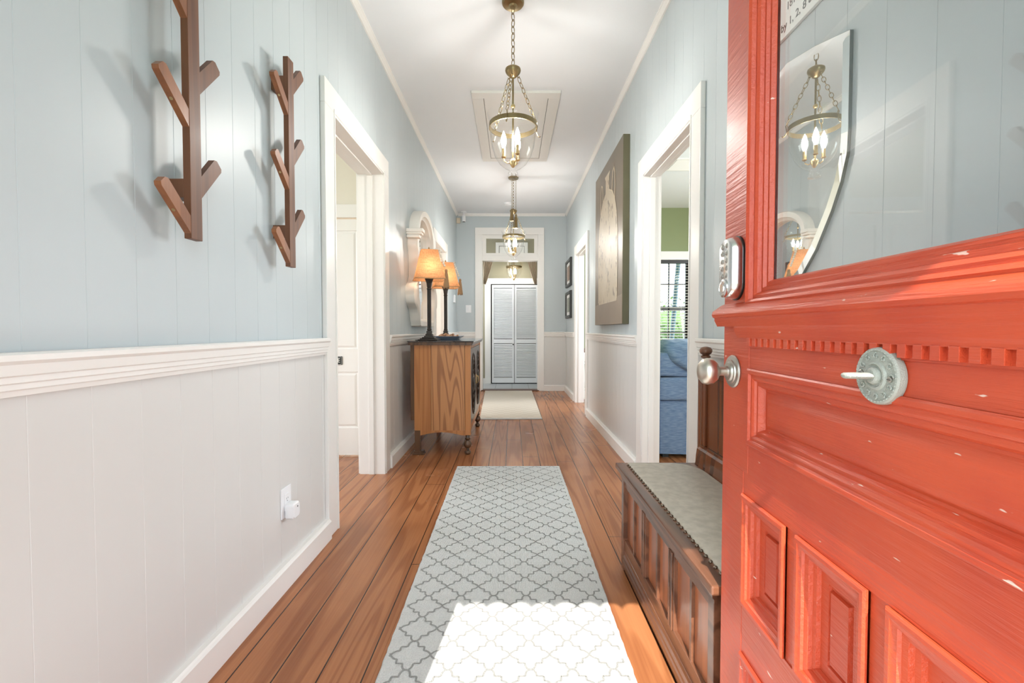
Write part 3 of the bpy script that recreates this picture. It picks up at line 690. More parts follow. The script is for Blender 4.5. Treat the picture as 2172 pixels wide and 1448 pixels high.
# keypad lock
def rrect(cx, cz, hw, hh, r, n=8):
    out = []
    for k_, (sx, sz) in enumerate(((1, 1), (-1, 1), (-1, -1), (1, -1))):
        for i in range(n + 1):
            a = PI / 2 * (k_ + i / n); out.append((cx + sx * (hw - r) + r * math.cos(a), cz + sz * (hh - r) + r * math.sin(a)))
    return out
def loft(b, secs):
    L = [[b.v((p[0], h, p[1])) for p in sec] for sec, h in secs]
    for A, C_ in zip(L, L[1:]):
        for i in range(len(A)): b.f([A[i], A[(i + 1) % len(A)], C_[(i + 1) % len(A)], C_[i]])
    b.f(L[-1]); b.f(L[0][::-1]); return b
kc = (0.062, 1.178)
t = B(); loft(t, [(rrect(*kc, 0.035, 0.067, 0.034), 0), (rrect(*kc, 0.035, 0.067, 0.034), 0.004)]); bk = dpart(t, 'lock_backing', 'sign_black', None, True)
t = B(); loft(t, [(rrect(*kc, 0.033, 0.065, 0.032), 0.004), (rrect(*kc, 0.033, 0.065, 0.032), 0.012), (rrect(*kc, 0.030, 0.061, 0.028), 0.024), (rrect(*kc, 0.026, 0.057, 0.024), 0.027)]); kp = dpart(t, 'keypad_lock', 'chrome', None, True, 50)
t = B()
for i in range(5):
    for j in range(2): t.ball((kc[0] - 0.011 + j * 0.022, 0.027, kc[1] + 0.046 - i * 0.0155), 0.0055, 12, (1, 0.5, 1))
dpart(t, 'keypad_buttons', 'pewter', kp, True)
dpart(B().lathe([(0.019, 0.026), (0.019, 0.030), (0.015, 0.032), (0.014, 0.030), (0.010, 0.030), (0.009, 0.033), (0.003, 0.033)], (kc[0], 0, kc[1] - 0.042), 30, RX), 'cylinder_ring', 'chrome', kp, True)
# ornate bell turn plate
br = dpart(B().lathe([(0.0345, 0), (0.0355, 0.003), (0.0350, 0.009), (0.0335, 0.0110), (0.031, 0.0115), (0.0300, 0.0100), (0.018, 0.0110), (0.0165, 0.0135), (0.0145, 0.0138), (0.013, 0.0115), (0.0105, 0.0115), (0.0100, 0.016), (0.0075, 0.018), (0.004, 0.018)], (0.467, 0, 0.993), 48, RX), 'bell_plate', 'pewter_white', None, True, 30)
t = B()
for i in range(40):
    a = 2 * PI * i / 40; t.ball((0.467 + 0.0318 * math.cos(a), 0.0110, 0.993 + 0.0318 * math.sin(a)), 0.0013, 6)
for i in range(12):
    a = 2 * PI * i / 12; c_ = Vector((0.467 + 0.0245 * math.cos(a), 0.0112, 0.993 + 0.0245 * math.sin(a)))
    t.tube([c_ + Vector((0.0042 * math.cos(q + a), 0, 0.0042 * math.sin(q + a))) * (1 - q / 8) for q in [x * 0.6 for x in range(10)]], 0.0012, 6)
dpart(t, 'scroll_relief', 'pewter_white', br, True)
t = B()
for i in range(9):
    h = 0.018 + i * 0.0035; t.ball((0.467, h, 0.993), 0.0034, 10, (2.6 + 2.0 * math.sin(PI * min(1, i / 8.0)), 1.1, 1.15))
dpart(t, 'turn_key', 'pewter_white', br, True)
for zz in (-0.0235, 0.0235):
    sc_ = dpart(B().lathe([(0.0034, 0.0095), (0.0034, 0.0125), (0.0025, 0.0132)], (0.467 - zz, 0, 0.993 + zz * 0.1), 14, RX), 'screw', 'pewter', br, True)
    q = B(); q.box(0.467 - zz - 0.003, 0.467 - zz + 0.003, 0.0129, 0.0135, 0.993 + zz * 0.1 - 0.0004, 0.993 + zz * 0.1 + 0.0004); dpart(q, 'slot', 'ink', br)

# ------------------------------------------------------------------ pendants
def chain(b, p0, p1, link=0.034, wid=0.008, r=0.0017):
    p0, p1 = Vector(p0), Vector(p1); L = (p1 - p0).length; n = max(1, round(L / (link * 0.8))); d = (p1 - p0) / n
    t = d.normalized(); a = t.orthogonal().normalized(); c = t.cross(a)
    for i in range(n):
        m = p0 + d * (i + 0.5); q = a if i % 2 else c; hl = d.length * 0.62
        b.tube([m + t * (hl * math.cos(k * PI / 6)) + q * (wid * math.sin(k * PI / 6)) for k in range(12)], r, 6, True)
def make_pendant(loc, label, zc):
    """loc: ceiling point; the lantern ring hangs at world height zc"""
    X, Y, Z = loc; t0 = thing('pendant_lantern', label, 'pendant light', loc, 'glass bell jar pendants along the hallway')
    z0 = zc  # ring centre height
    def L(prof, dz=0, seg=32, cap=True): return B().lathe([(r, z + z0 + dz) for r, z in prof], (X, Y, 0), seg, None, cap)
    B().lathe([(0.02, Z - 0.036), (0.026, Z - 0.028), (0.060, Z - 0.022), (0.066, Z - 0.014), (0.066, Z - 0.0005)], (X, Y, 0), 32).done('canopy', 'brass', t0, True)
    b = B(); chain(b, (X, Y, Z - 0.034), (X, Y, z0 + 0.352), 0.046, 0.0115, 0.0026); b.done('chain', 'brass', t0, True)
    L([(0.008, 0.362), (0.014, 0.354), (0.034, 0.346), (0.045, 0.338), (0.047, 0.328), (0.043, 0.316), (0.034, 0.304), (0.026, 0.298), (0.020, 0.290), (0.010, 0.284)]).done('cap', 'brass', t0, True)
    L([(0.0055, 0.295), (0.0055, -0.20)], seg=12).done('rod', 'brass', t0, True)
    B().ball((X, Y, z0 + 0.118), 0.0135, 18).done('ball', 'brass_light', t0, True)
    L([(0.140, -0.014), (0.1435, -0.014), (0.1435, 0.014), (0.140, 0.014), (0.140, -0.014)], cap=False, seg=48).done('ring', 'brass', t0, True)
    L([(0.156, 0.070), (0.153, 0.062), (0.142, 0.035), (0.1385, 0.012), (0.137, -0.02), (0.134, -0.07), (0.126, -0.125), (0.108, -0.180), (0.080, -0.222), (0.048, -0.248), (0.026, -0.258), (0.0235, -0.270), (0.030, -0.280), (0.026, -0.290), (0.036, -0.300), (0.034, -0.306), (0.004, -0.308)], cap=False, seg=48).done('glass_bell', 'clear_glass', t0, True, 60)
    hub = L([(0.006, -0.245), (0.012, -0.238), (0.020, -0.222), (0.022, -0.208), (0.014, -0.196), (0.006, -0.19)], seg=20).done('hub', 'brass_light', t0, True)
    for a in (178, 58, -62):
        a = math.radians(a); dx, dy = math.cos(a), math.sin(a); cx, cy = X + dx * 0.056, Y + dy * 0.056
        B().tube([(X + dx * 0.015, Y + dy * 0.015, z0 - 0.212), (X + dx * 0.035, Y + dy * 0.035, z0 - 0.218), (X + dx * 0.052, Y + dy * 0.052, z0 - 0.205), (cx, cy, z0 - 0.185)], 0.0035, 8).done('arm', 'brass_light', t0, True)
        c = B().lathe([(0.006, z0 - 0.190), (0.014, z0 - 0.184), (0.014, z0 - 0.180), (0.0105, z0 - 0.178), (0.0105, z0 - 0.130), (0.004, z0 - 0.129)], (cx, cy, 0), 16).done('candle_sleeve', 'brass_light', t0, True)
        B().lathe([(0.006, z0 - 0.130), (0.010, z0 - 0.118), (0.0165, z0 - 0.095), (0.0160, z0 - 0.078), (0.009, z0 - 0.050), (0.003, z0 - 0.034), (0.0008, z0 - 0.028)], (cx, cy, 0), 18).done('bulb', BULB, c, True)
    for a in (-103, 17, 137):
        a = math.radians(a); dx, dy = math.cos(a), math.sin(a)
        pt = lambda r, z: (X + dx * r, Y + dy * r, z0 + z)
        b = B(); chain(b, pt(0.034, 0.292), pt(0.150, 0.030), 0.040, 0.0100, 0.0020)
        b.tube([pt(0.026, 0.306), pt(0.030, 0.290), pt(0.040, 0.292), pt(0.040, 0.302)], 0.002, 6)
        sc = b.done('support_chain', 'brass', t0, True)
        B().tube([pt(0.144, 0.012), pt(0.150, 0.026), pt(0.156, 0.022), pt(0.152, 0.0), pt(0.150, -0.018), pt(0.160, -0.040), pt(0.170, -0.046), pt(0.176, -0.040)], 0.0024, 8).done('hook', 'brass', sc, True)
    return t0
make_pendant((0.006, 2.76, H), 'brass and clear glass bell pendant nearest the open door', 2.265)
make_pendant((0.018, 5.90, H), 'middle brass and glass bell pendant in front of the transom', 2.241)
BULB = 'bulb_dim'
make_pendant((0.034, 8.30, H), 'glass bell pendant beyond the end doorway by the louvred doors', 2.180)
for x, y, z0, z1, lab in ((-0.002, 5.72, 2.40, 2.52, 'upper of two brass tassels hanging above the middle pendant'), (0.048, 5.72, 2.31, 2.45, 'lower of two brass tassels hanging above the middle pendant')):
    t = thing('chain_tassel', lab, 'tassel', (x, y, z0), 'brass tassels at the middle pendant')
    b = B(); prof = [(0.008, z1 + 0.03), (0.014, z1 + 0.02), (0.012, z1 + 0.005), (0.020, z1 - 0.01), (0.023, z0 + 0.012), (0.025, z0 + 0.006), (0.025, z0)]
    b.lathe(prof[::-1], (x, y, 0), 18).done('tassel_skirt', 'brass', t, True)
    b = B(); chain(b, (x, y, z1 + 0.03), (x, y, H - 0.01), 0.03, 0.006, 0.0014); b.done('cord', 'brass', t, True)

# ------------------------------------------------------------------ coat racks
def make_rack():
    Yc = 1.268; t0 = thing('coat_rack', '', 'coat rack', (XL, Yc, 1.30), 'branching wooden coat racks')
    xo = -0.872; xi = xo - 0.020; ya, yb = Yc - 0.0225, Yc + 0.0225
    box('post', 'rack_wood', t0, xi, xo, ya, yb, 1.297, 2.112, bev=0.0015)
    for z0, z1 in ((1.408, 1.459), (1.984, 2.038)):
        box('standoff', 'rack_wood', t0, XL + 0.0005, xi, Yc - 0.0215, Yc + 0.02, z0, z1, bev=0.0015)
    def peg(y0, z0, dy, dz, wd, far):
        d = Vector((dy, dz)).normalized(); n = Vector((-d.y, d.x)) * (1 if not far else -1)
        n = n if n.y > 0 else -n
        L_ = math.hypot(dy, dz); P0 = Vector((y0, z0)); pts = []
        # root cut vertical along the post
        k = wd / abs(n.y) if False else None
        pts.append(P0); tip = P0 + d * L_
        pts.append(tip - d * 0.008); pts.append(tip + n * 0.006)
        pts.append(tip + n * (wd - 0.008)); pts.append(tip - d * 0.008 + n * wd)
        q = P0 + n * wd; tt = (y0 - q.x) / d.x; pts.append(q + d * tt)
        b = B(); b.prism([(p.x, p.y) for p in pts], 'x', xi + 0.001, xo - 0.001)
        o = b.done('peg', 'peg_wood_lit' if not far else 'rack_wood', t0)
        if not far:
            c = P0 + d * L_ * 0.48; nn = -n
            M3 = Vector((0, nn.x, nn.y)).to_track_quat('Z', 'Y').to_matrix()
            B().lathe([(0.0045, 0.0), (0.0045, 0.0006), (0.002, 0.0010)], ((xi + xo) / 2, c.x, c.y), 12, M3).done('screw_cap', 'brass_light', o, True)
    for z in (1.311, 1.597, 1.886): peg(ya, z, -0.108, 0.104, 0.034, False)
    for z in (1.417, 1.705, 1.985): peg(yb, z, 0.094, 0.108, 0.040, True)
    return t0
r1 = make_rack(); r1['label'] = 'brown wooden branching coat rack nearest the camera, larger in view'
r2 = dup(r1, None, (0, 0.553, 0)); r2['label'] = 'brown wooden branching coat rack beside the first left doorway'

# ------------------------------------------------------------------ outlet, adapter, switch, small devices
ol = thing('wall_outlet', 'white wall outlet low on the left wainscot', 'outlet', (XL + 0.006, 1.855, 0.34))
xw = XL + 0.006
box('cover_plate', 'white_plastic', ol, xw, xw + 0.006, 1.815, 1.895, 0.279, 0.403, bev=0.003)
box('socket', 'white_plastic', ol, xw + 0.005, xw + 0.009, 1.838, 1.872, 0.307, 0.375, bev=0.002)
t = B(); t.box(xw + 0.0088, xw + 0.0093, 1.848, 1.850, 0.352, 0.360); t.box(xw + 0.0088, xw + 0.0093, 1.860, 1.862, 0.353, 0.360); t.box(xw + 0.0088, xw + 0.0093, 1.853, 1.857, 0.344, 0.348); t.done('slots', 'ink', ol)
ad = thing('plug_in_adapter', 'white rounded plug-in device in the lower socket of the outlet', 'adapter', (xw + 0.009, 1.858, 0.31))
t = B(); loft(t, [(rrect(0, 0, 0.027, 0.030, 0.012), 0), (rrect(0, 0, 0.029, 0.032, 0.013), 0.004), (rrect(0, 0, 0.029, 0.032, 0.013), 0.030), (rrect(0, 0, 0.024, 0.027, 0.011), 0.036)])
MA = Matrix.Translation((xw + 0.009, 1.862, 0.304)) @ Matrix(((0, 1, 0, 0), (1, 0, 0, 0), (0, 0, 1, 0), (0, 0, 0, 1)))
t.done('body', 'white_plastic', ad, True, 40, MA)
B().lathe([(0.004, 0.0362), (0.003, 0.0368)], (0, 0, 0), 12, None).done('button', 'ink', ad, True, 40, Matrix.Translation((xw + 0.009, 1.868, 0.318)) @ Matrix.Rotation(PI / 2, 4, 'Y'))
sw = thing('light_switch', 'white rocker switch plate on the end wall', 'switch', (-0.738, YE, 1.395))
box('cover_plate', 'white_plastic', sw, -0.786, -0.692, YE - 0.006, YE, 1.331, 1.459, bev=0.003); box('rocker', 'white_plastic', sw, -0.756, -0.722, YE - 0.010, YE - 0.005, 1.362, 1.428, bev=0.002)
tag(box('thermostat', 'white_plastic', None, XL, XL + 0.028, 7.30, 7.40, 1.48, 1.60, bev=0.005), 'small white box device on the far end of the left wall', 'thermostat')
tag(box('motion_sensor', 'beige_plastic', None, -0.935, -0.872, YE - 0.05, YE - 0.0005, 2.835, 2.925, bev=0.010), 'beige sensor in the ceiling corner of the end wall', 'sensor')
cm = thing('security_camera', 'white cylinder camera hanging from the ceiling beside the beige sensor', 'camera', (-0.80, YE - 0.14, H))
B().lathe([(0.045, H - 0.012), (0.045, H - 0.0005)], (-0.80, YE - 0.14, 0), 24).lathe([(0.010, H - 0.06), (0.010, H - 0.01)], (-0.80, YE - 0.14, 0), 12).done('mount', 'white_plastic', cm, True)
B().lathe([(0.026, H - 0.165), (0.030, H - 0.160), (0.030, H - 0.065), (0.022, H - 0.058)], (-0.80, YE - 0.14, 0), 24).done('body', 'white_plastic', cm, True)
B().lathe([(0.024, H - 0.168), (0.024, H - 0.1645)], (-0.80, YE - 0.14, 0), 24).done('lens_face', 'ink', cm, True)
tag(B().lathe([(0.045, H - 0.030), (0.062, H - 0.024), (0.066, H - 0.008), (0.066, H - 0.0005)], (-0.06, 7.1, 0), 28).done('smoke_detector', 'white_plastic', None, True), 'round white smoke detector on the ceiling near the end wall', 'smoke detector')

# ------------------------------------------------------------------ rugs
def rug_runner():
    t0 = thing('runner_rug', 'long ivory runner rug with grey quatrefoil lattice, half in sunlight', 'rug', (-0.02, 1.9, 0))
    x0, x1, y0, y1, th = -0.3885, 0.3885, 0.28, 3.44, 0.009
    ang = 0.0055
    M = Matrix.Translation((-0.023, 2.38, 0)) @ Matrix.Rotation(ang, 4, 'Z') @ Matrix.Translation((0, -2.38, 0))
    b = B(); rnd = random.Random(3); n = 60; top = []; bot = []
    per = []
    for i in range(n): per.append((x0 + (x1 - x0) * i / n, y0))
    for i in range(160): per.append((x1, y0 + (y1 - y0) * i / 160))
    for i in range(n): per.append((x1 - (x1 - x0) * i / n, y1))
    for i in range(160): per.append((x0, y1 - (y1 - y0) * i / 160))
    per = [(p[0] + rnd.uniform(-.0015, .0015), p[1] + rnd.uniform(-.0015, .0015)) for p in per]
    ins = [(p[0] * 0.992, (p[1] - 1.86) * 0.998 + 1.86) for p in per]
    A = [b.v((p[0], p[1], 0.0005)) for p in per]; C_ = [b.v((p[0], p[1], th - 0.003)) for p in per]; D = [b.v((p[0], p[1], th)) for p in ins]
    for q, r_ in ((A, C_), (C_, D)):
        for i in range(len(q)): b.f([q[i], q[(i + 1) % len(q)], r_[(i + 1) % len(q)], r_[i]])
    b.f(D); b.f(A[::-1]); b.done('pile', 'rug_ivory', t0, M=M)
    # lattice woven in grey
    p, q = 0.0635, 0.0645
    seg = [(1, 0), (.94, .10), (.86, .19), (.76, .26), (.63, .295), (.605, .32), (.60, .55), (.575, .575), (.30, .58), (.265, .60), (.255, .70), (.23, .82), (.17, .92), (.10, .985), (0, 1.0)]
    b = B(); hw = 0.0033; zt = th + 0.0006; jx, jy = 0.011, 1.945
    mx, my = x0 + 0.012, y0 + 0.012
    import itertools
    k0 = int((y0 - jy) / (2 * q)) - 2
    for row in range(k0, k0 + 60):
        for col in range(-6, 7):
            for odd in (0,):
                cx = jx + p + col * 2 * p + odd * p - 0.0; cy = jy + row * 2 * q + odd * q
                for sx in (1, -1):
                    for sy in (1, -1):
                        pl_ = [Vector((cx + sx * u * p, cy + sy * v * q)) for u, v in seg]
                        run = [s for s in pl_ if mx < s.x < -mx and my < s.y < y1 - 0.012]
                        if len(run) < 2: continue
                        # keep the longest contiguous stretch
                        idx = [i for i, s in enumerate(pl_) if mx < s.x < -mx and my < s.y < y1 - 0.012]
                        pl_ = pl_[idx[0]:idx[-1] + 1]
                        prev = None; zt = th + 0.0006 + 0.00015 * ((sx > 0) + 2 * (sy > 0))
                        for i, s in enumerate(pl_):
                            t = (pl_[min(i + 1, len(pl_) - 1)] - pl_[max(i - 1, 0)]).normalized(); nn = Vector((-t.y, t.x)) * hw
                            cur = (b.v((s.x + nn.x, s.y + nn.y, zt)), b.v((s.x - nn.x, s.y - nn.y, zt)))
                            if prev: b.f([prev[0], prev[1], cur[1], cur[0]])
                            prev = cur
    o = b.done('lattice_pattern', 'rug_grey', t0, M=M)
rug_runner()
rg = thing('mat_rug', 'beige woven rug with basket pattern before the end doorway', 'rug', (-0.03, 6.4, 0))
b = B(); b.prism([(-0.375, 5.255), (0.350, 5.275), (0.335, 7.69), (-0.455, 7.69)], 'z', 0.0005, 0.010); b.done('pile', 'basket_rug', rg)
b = B(); b.prism([(-0.3755, 5.250), (0.3505, 5.270), (0.349, 5.315), (-0.3765, 5.30)], 'z', 0.0006, 0.0115); b.done('hem', 'rug_ivory', rg)

# ------------------------------------------------------------------ sideboard and what stands on it
sx0, sx1, sy0, sy1, sb, stp = -0.835, -0.345, 3.775, 4.92, 0.205, 0.918
sb_ = thing('sideboard', 'small oak sideboard with carved doors and dark polished top', 'sideboard', (-0.59, 4.35, 0))
t = B(); t.box(sx0 + 0.02, sx1 - 0.024, sy0 + 0.02, sy1 - 0.02, sb, stp)
t.done('carcase', 'oak_plain', sb_)
t = B(); t.box(sx0 + 0.020, sx0 + 0.158, sy0 + 0.006, sy0 + 0.02, sb, stp); t.done('side_board', 'oak_plain', sb_)
t = B(); t.box(sx0 + 0.161, sx1 - 0.050, sy0 + 0.004, sy0 + 0.02, sb, stp); t.done('side_board', 'oak', sb_)
box('side_board', 'oak', sb_, sx0 + 0.02, sx1 - 0.05, sy1 - 0.02, sy1 - 0.005, sb, stp)
box('back_stile', 'oak_dark', sb_, sx0 - 0.012, sx0 + 0.020, sy0 + 0.010, sy0 + 0.045, 0.29, stp, bev=0.002)
t = B(); t.box(sx1 - 0.047, sx1, sy0, sy0 + 0.045, 0.165, stp, 0.003); t.box(sx1 - 0.047, sx1, sy1 - 0.045, sy1, 0.165, stp, 0.003)
t.box(sx1 - 0.035, sx1 - 0.006, sy0 + 0.045, sy1 - 0.045, stp - 0.03, stp); t.box(sx1 - 0.035, sx1 - 0.006, sy0 + 0.045, sy1 - 0.045, sb - 0.02, sb + 0.035); t.done('front_frame', 'oak_plain', sb_)
pts = [(sx0 + 0.02, sb), (sx1 - 0.045, sb), (sx1 - 0.045, sb - 0.045)]
for i in range(11): u = i / 10; pts.append((sx1 - 0.075 + (sx0 + 0.075 - sx1 + 0.075) * u, sb - 0.042 + 0.026 * math.sin(PI * u)))
pts += [(sx0 + 0.02, sb - 0.045)]
for yy in (sy0 + 0.008, sy1 - 0.026): B().prism(pts, 'y', yy, yy + 0.018).done('apron', 'oak_plain', sb_)
for yy in (sy0 + 0.004, sy1 - 0.05):
    t = B(); t.box(sx0 + 0.022, sx0 + 0.068, yy, yy + 0.045, 0.014, sb, 0.002); t.box(sx0 + 0.012, sx0 + 0.095, yy - 0.004, yy + 0.055, 0.014, 0.032, 0.002); t.box(sx0 + 0.006, sx0 + 0.104, yy - 0.008, yy + 0.06, 0.0, 0.014, 0.002); t.done('leg', 'oak_dark', sb_)
    t = B(); cx, cy = sx1 - 0.028, yy + 0.024
    t.lathe([(0.008, 0.0), (0.020, 0.002), (0.026, 0.010), (0.027, 0.020), (0.022, 0.030), (0.014, 0.036), (0.016, 0.044), (0.013, 0.050), (0.024, 0.058), (0.033, 0.075), (0.034, 0.088), (0.029, 0.104), (0.020, 0.114), (0.014, 0.120), (0.022, 0.128), (0.024, 0.136), (0.016, 0.142), (0.018, 0.168)], (cx, cy, 0), 28); t.done('leg', 'oak_dark', sb_, True, 60)
t = B(); ym = (sy0 + sy1) / 2
tp = lambda y0, y1, x0, x1: t.box(x0, x1, y0, y1, 0, 0)
t.prism([(sx0 - 0.025, stp), (sx1 + 0.016, stp), (sx1 + 0.016, stp + 0.010), (sx1 + 0.024, stp + 0.014), (sx1 + 0.024, stp + 0.024), (sx0 - 0.025, stp + 0.024)], 'y', sy0 - 0.018, sy1 + 0.018)
t.done('top_molding', 'oak_dark', sb_)
box('top', 'top_dark', sb_, sx0 - 0.03, sx1 + 0.028, sy0 - 0.022, sy1 + 0.022, stp + 0.0242, 0.952, bev=0.002)
for y0, y1, side in ((sy0 + 0.047, ym - 0.002, 1), (ym + 0.002, sy1 - 0.047, -1)):
    z0, z1 = sb + 0.037, stp - 0.032
    dr_ = box('door', 'oak_dark', sb_, sx1 - 0.022, sx1 - 0.002, y0, y1, z0, z1, bev=0.002)
    cy, cz = (y0 + y1) / 2, (z0 + z1) / 2; ry, rz = (y1 - y0) * 0.32, (z1 - z0) * 0.42
    t = B()
    for k_ in (1.0, 0.8): t.tube([(sx1 - 0.001, cy + ry * k_ * math.cos(a * PI / 18), cz + rz * k_ * math.sin(a * PI / 18)) for a in range(36)], 0.006, 8, True)
    for a in range(10):
        an = a * PI / 5; c_ = (cy + ry * 0.5 * math.cos(an), cz + rz * 0.58 * math.sin(an))
        t.tube([(sx1 - 0.001, c_[0] + 0.03 * math.cos(q) * (1 - q / 8), c_[1] + 0.045 * math.sin(q) * (1 - q / 8)) for q in [w_ * 0.5 for w_ in range(11)]], 0.005, 6)
    t.ball((sx1 - 0.001, cy, cz), 0.035, 14, (0.3, 1, 1.8)); t.done('carving', 'bronze', dr_, True)
    t = B(); hy = (y1 - 0.028) if side > 0 else (y0 + 0.028)
    t.box(sx1 - 0.002, sx1 + 0.004, hy - 0.010, hy + 0.010, cz - 0.035, cz + 0.055, 0.002); t.tube([(sx1 + 0.004, hy, cz + 0.04), (sx1 + 0.022, hy, cz + 0.036), (sx1 + 0.022, hy, cz - 0.012), (sx1 + 0.010, hy, cz - 0.022)], 0.0045, 8); t.done('handle', 'brass_light', dr_, True)

def shade(b, c, z0, z1, w0, w1, rot, bell=0.25):
    rows = []; n = 8
    for i in range(n + 1):
        u = i / n; w_ = w0 + (w1 - w0) * (u ** 0.85 if bell else u); zz = z0 + (z1 - z0) * u; q = []
        cc = w_ * 0.12
        for k in range(4):
            a0 = rot + PI / 2 * k; ex, ey = math.cos(a0), math.sin(a0); fx, fy = -ey, ex
            for s in (-1, 1):
                q.append((c[0] + ex * w_ + fx * s * (w_ - cc), c[1] + ey * w_ + fy * s * (w_ - cc), zz))
        rows.append([b.v(p) for p in q])
    for A, C_ in zip(rows, rows[1:]):
        for i in range(8): b.f([A[i], A[(i + 1) % 8], C_[(i + 1) % 8], C_[i]])
def make_lamp():
    c = (-0.725, 3.99, 0.952); t0 = thing('table_lamp', '', 'table lamp', c, 'bronze column lamps with burlap shades on the sideboard')
    X, Y, Z = c
    t = B(); t.box(X - 0.085, X + 0.085, Y - 0.085, Y + 0.085, Z, Z + 0.012, 0.004); t.box(X - 0.07, X + 0.07, Y - 0.07, Y + 0.07, Z + 0.012, Z + 0.020, 0.003)
    for a, h in ((0.055, 0.030), (0.040, 0.042), (0.030, 0.056)): t.box(X - a, X + a, Y - a, Y + a, Z + 0.018, Z + h, 0.005)
    t.box(X - 0.023, X + 0.023, Y - 0.023, Y + 0.023, Z + 0.05, Z + 0.085, 0.004); t.done('base', 'bronze', t0)
    t = B(); n = 40; prof = []
    rings = []
    for z in (Z + 0.083, Z + 0.46):
        rings.append([t.v((X + (0.0155 + 0.0022 * math.cos(8 * 2 * PI * i / n)) * math.cos(2 * PI * i / n), Y + (0.0155 + 0.0022 * math.cos(8 * 2 * PI * i / n)) * math.sin(2 * PI * i / n), z)) for i in range(n)])
    for i in range(n): t.f([rings[0][i], rings[0][(i + 1) % n], rings[1][(i + 1) % n], rings[1][i]])
    t.f(rings[0]); t.f(rings[1])
    for z in (0.095, 0.45): t.lathe([(0.018, Z + z - 0.006), (0.021, Z + z - 0.003), (0.021, Z + z + 0.003), (0.018, Z + z + 0.006)], (X, Y, 0), 20)
    t.done('column', 'bronze', t0, True, 30)
    B().lathe([(0.016, Z + 0.456), (0.020, Z + 0.47), (0.024, Z + 0.50), (0.034, Z + 0.528), (0.038, Z + 0.532), (0.038, Z + 0.540), (0.012, Z + 0.542)], (X, Y, 0), 8).done('capital', 'bronze', t0)
    B().lathe([(0.014, Z + 0.54), (0.014, Z + 0.58)], (X, Y, 0), 16).done('socket', 'bronze', t0, True)
    B().ball((X, Y, Z + 0.625), 0.028, 16, (1, 1, 1.25)).done('bulb', 'lamp_bulb', t0, True)
    B().tube([(X, Y, Z + 0.58)] + [(X + 0.05 * math.sin(a * PI / 10), Y, Z + 0.58 + 0.215 * a / 10) for a in range(11)], 0.0016, 6).lathe([(0.004, Z + 0.79), (0.008, Z + 0.80), (0.004, Z + 0.812), (0.001, Z + 0.816)], (X, Y, 0), 12).done('harp', 'brass_light', t0, True)
    t = B(); shade(t, (X, Y), Z + 0.53, Z + 0.785, 0.130, 0.070, 0.30); t.done('lamp_shade', 'burlap_shade', t0)
    t = B(); shade(t, (X, Y), Z + 0.526, Z + 0.534, 0.1325, 0.1315, 0.30, 0); t.done('shade_trim', 'raffia', t0)
    t = B(); t.tube([(X - 0.06, Y - 0.08, Z + 0.006), (X - 0.11, Y - 0.06, Z + 0.004), (X - 0.12, Y + 0.0, Z + 0.004), (X - 0.10, Y + 0.12, Z + 0.004), (X - 0.115, Y + 0.2, Z + 0.004)], 0.0028, 6); t.done('cord', 'sign_black', t0, True)
    return t0
l1 = make_lamp(); l1['label'] = 'lit bronze column lamp with burlap shade, nearer end of sideboard'
l2 = dup(l1, None, (0.035, 0.75, 0)); l2['label'] = 'lit bronze column lamp with burlap shade, farther end of sideboard'
def garland():
    X, Y, Z = -0.725 + 0.085, 3.99 - 0.035, 0.952; t0 = thing('bead_garland', '', 'bead garland', (X, Y, Z + 0.78), 'white bead garlands with raffia tassels')
    t = B(); n = 8; pts = []
    for i in range(n):
        u = i / n; p = (X + 0.012 + 0.052 * u ** 1.2, Y - 0.012, Z + 0.782 - 0.155 * u); pts.append(p); t.ball(p, 0.0105, 12)
    t.done('beads', 'bead_white', t0, True)
    t = B(); tz = Z + 0.615; tx = X + 0.066
    t.lathe([(0.008, tz), (0.013, tz - 0.012), (0.011, tz - 0.024), (0.016, tz - 0.05), (0.024, tz - 0.12), (0.028, tz - 0.155), (0.004, tz - 0.156)], (tx + 0.006, Y - 0.012, 0), 20); 
    for i in range(40):
        a = random.random() * 2 * PI; r_ = 0.026
        t.tube([(tx + 0.006 + 0.009 * math.cos(a), Y - 0.012 + 0.009 * math.sin(a), tz - 0.02), (tx + 0.006 + r_ * math.cos(a), Y - 0.012 + r_ * math.sin(a), tz - 0.16 - 0.01 * random.random())], 0.0016, 4)
    t.done('tassel', 'raffia', t0)
    return t0
g1 = garland(); g1['label'] = 'white bead garland with raffia tassel on the nearer lamp shade'
g2 = dup(g1, None, (0.035, 0.75, 0)); g2['label'] = 'white bead garland with raffia tassel on the farther lamp shade'
t = B(); dc = (-0.60, 4.36)
def rect(z, a, b_, th=0): return [t.v((dc[0] + sx * a, dc[1] + sy * b_, z)) for sx, sy in ((-1, -1), (1, -1), (1, 1), (-1, 1))]
R_ = [rect(0.9525, 0.08, 0.13), rect(0.956, 0.085, 0.135), rect(0.985, 0.125, 0.18), rect(0.986, 0.120, 0.175), rect(0.962, 0.085, 0.135)]
for A, C_ in zip(R_, R_[1:]):
    for i in range(4): t.f([A[i], A[(i + 1) % 4], C_[(i + 1) % 4], C_[i]])
t.f(R_[-1]); t.f(R_[0]); tag(t.done('serving_dish', 'dish_blue'), 'shallow blue grey rectangular dish between the two lamps', 'dish')
t = B()
for i in range(46):
    p = (dc[0] + random.uniform(-.075, .075), dc[1] + random.uniform(-.12, .12)); hh = 0.975 + 0.030 * random.random() * (1 - abs(p[1] - dc[1]) / 0.16)
    t.ball((p[0], p[1], hh), 0.017, 8, (random.uniform(.7, 1.3), random.uniform(.7, 1.3), random.uniform(.5, 1)))
tag(t.done('potpourri', 'potpourri', None, True), 'dried brown and tan potpourri heaped in the blue dish', 'potpourri', kind='stuff')

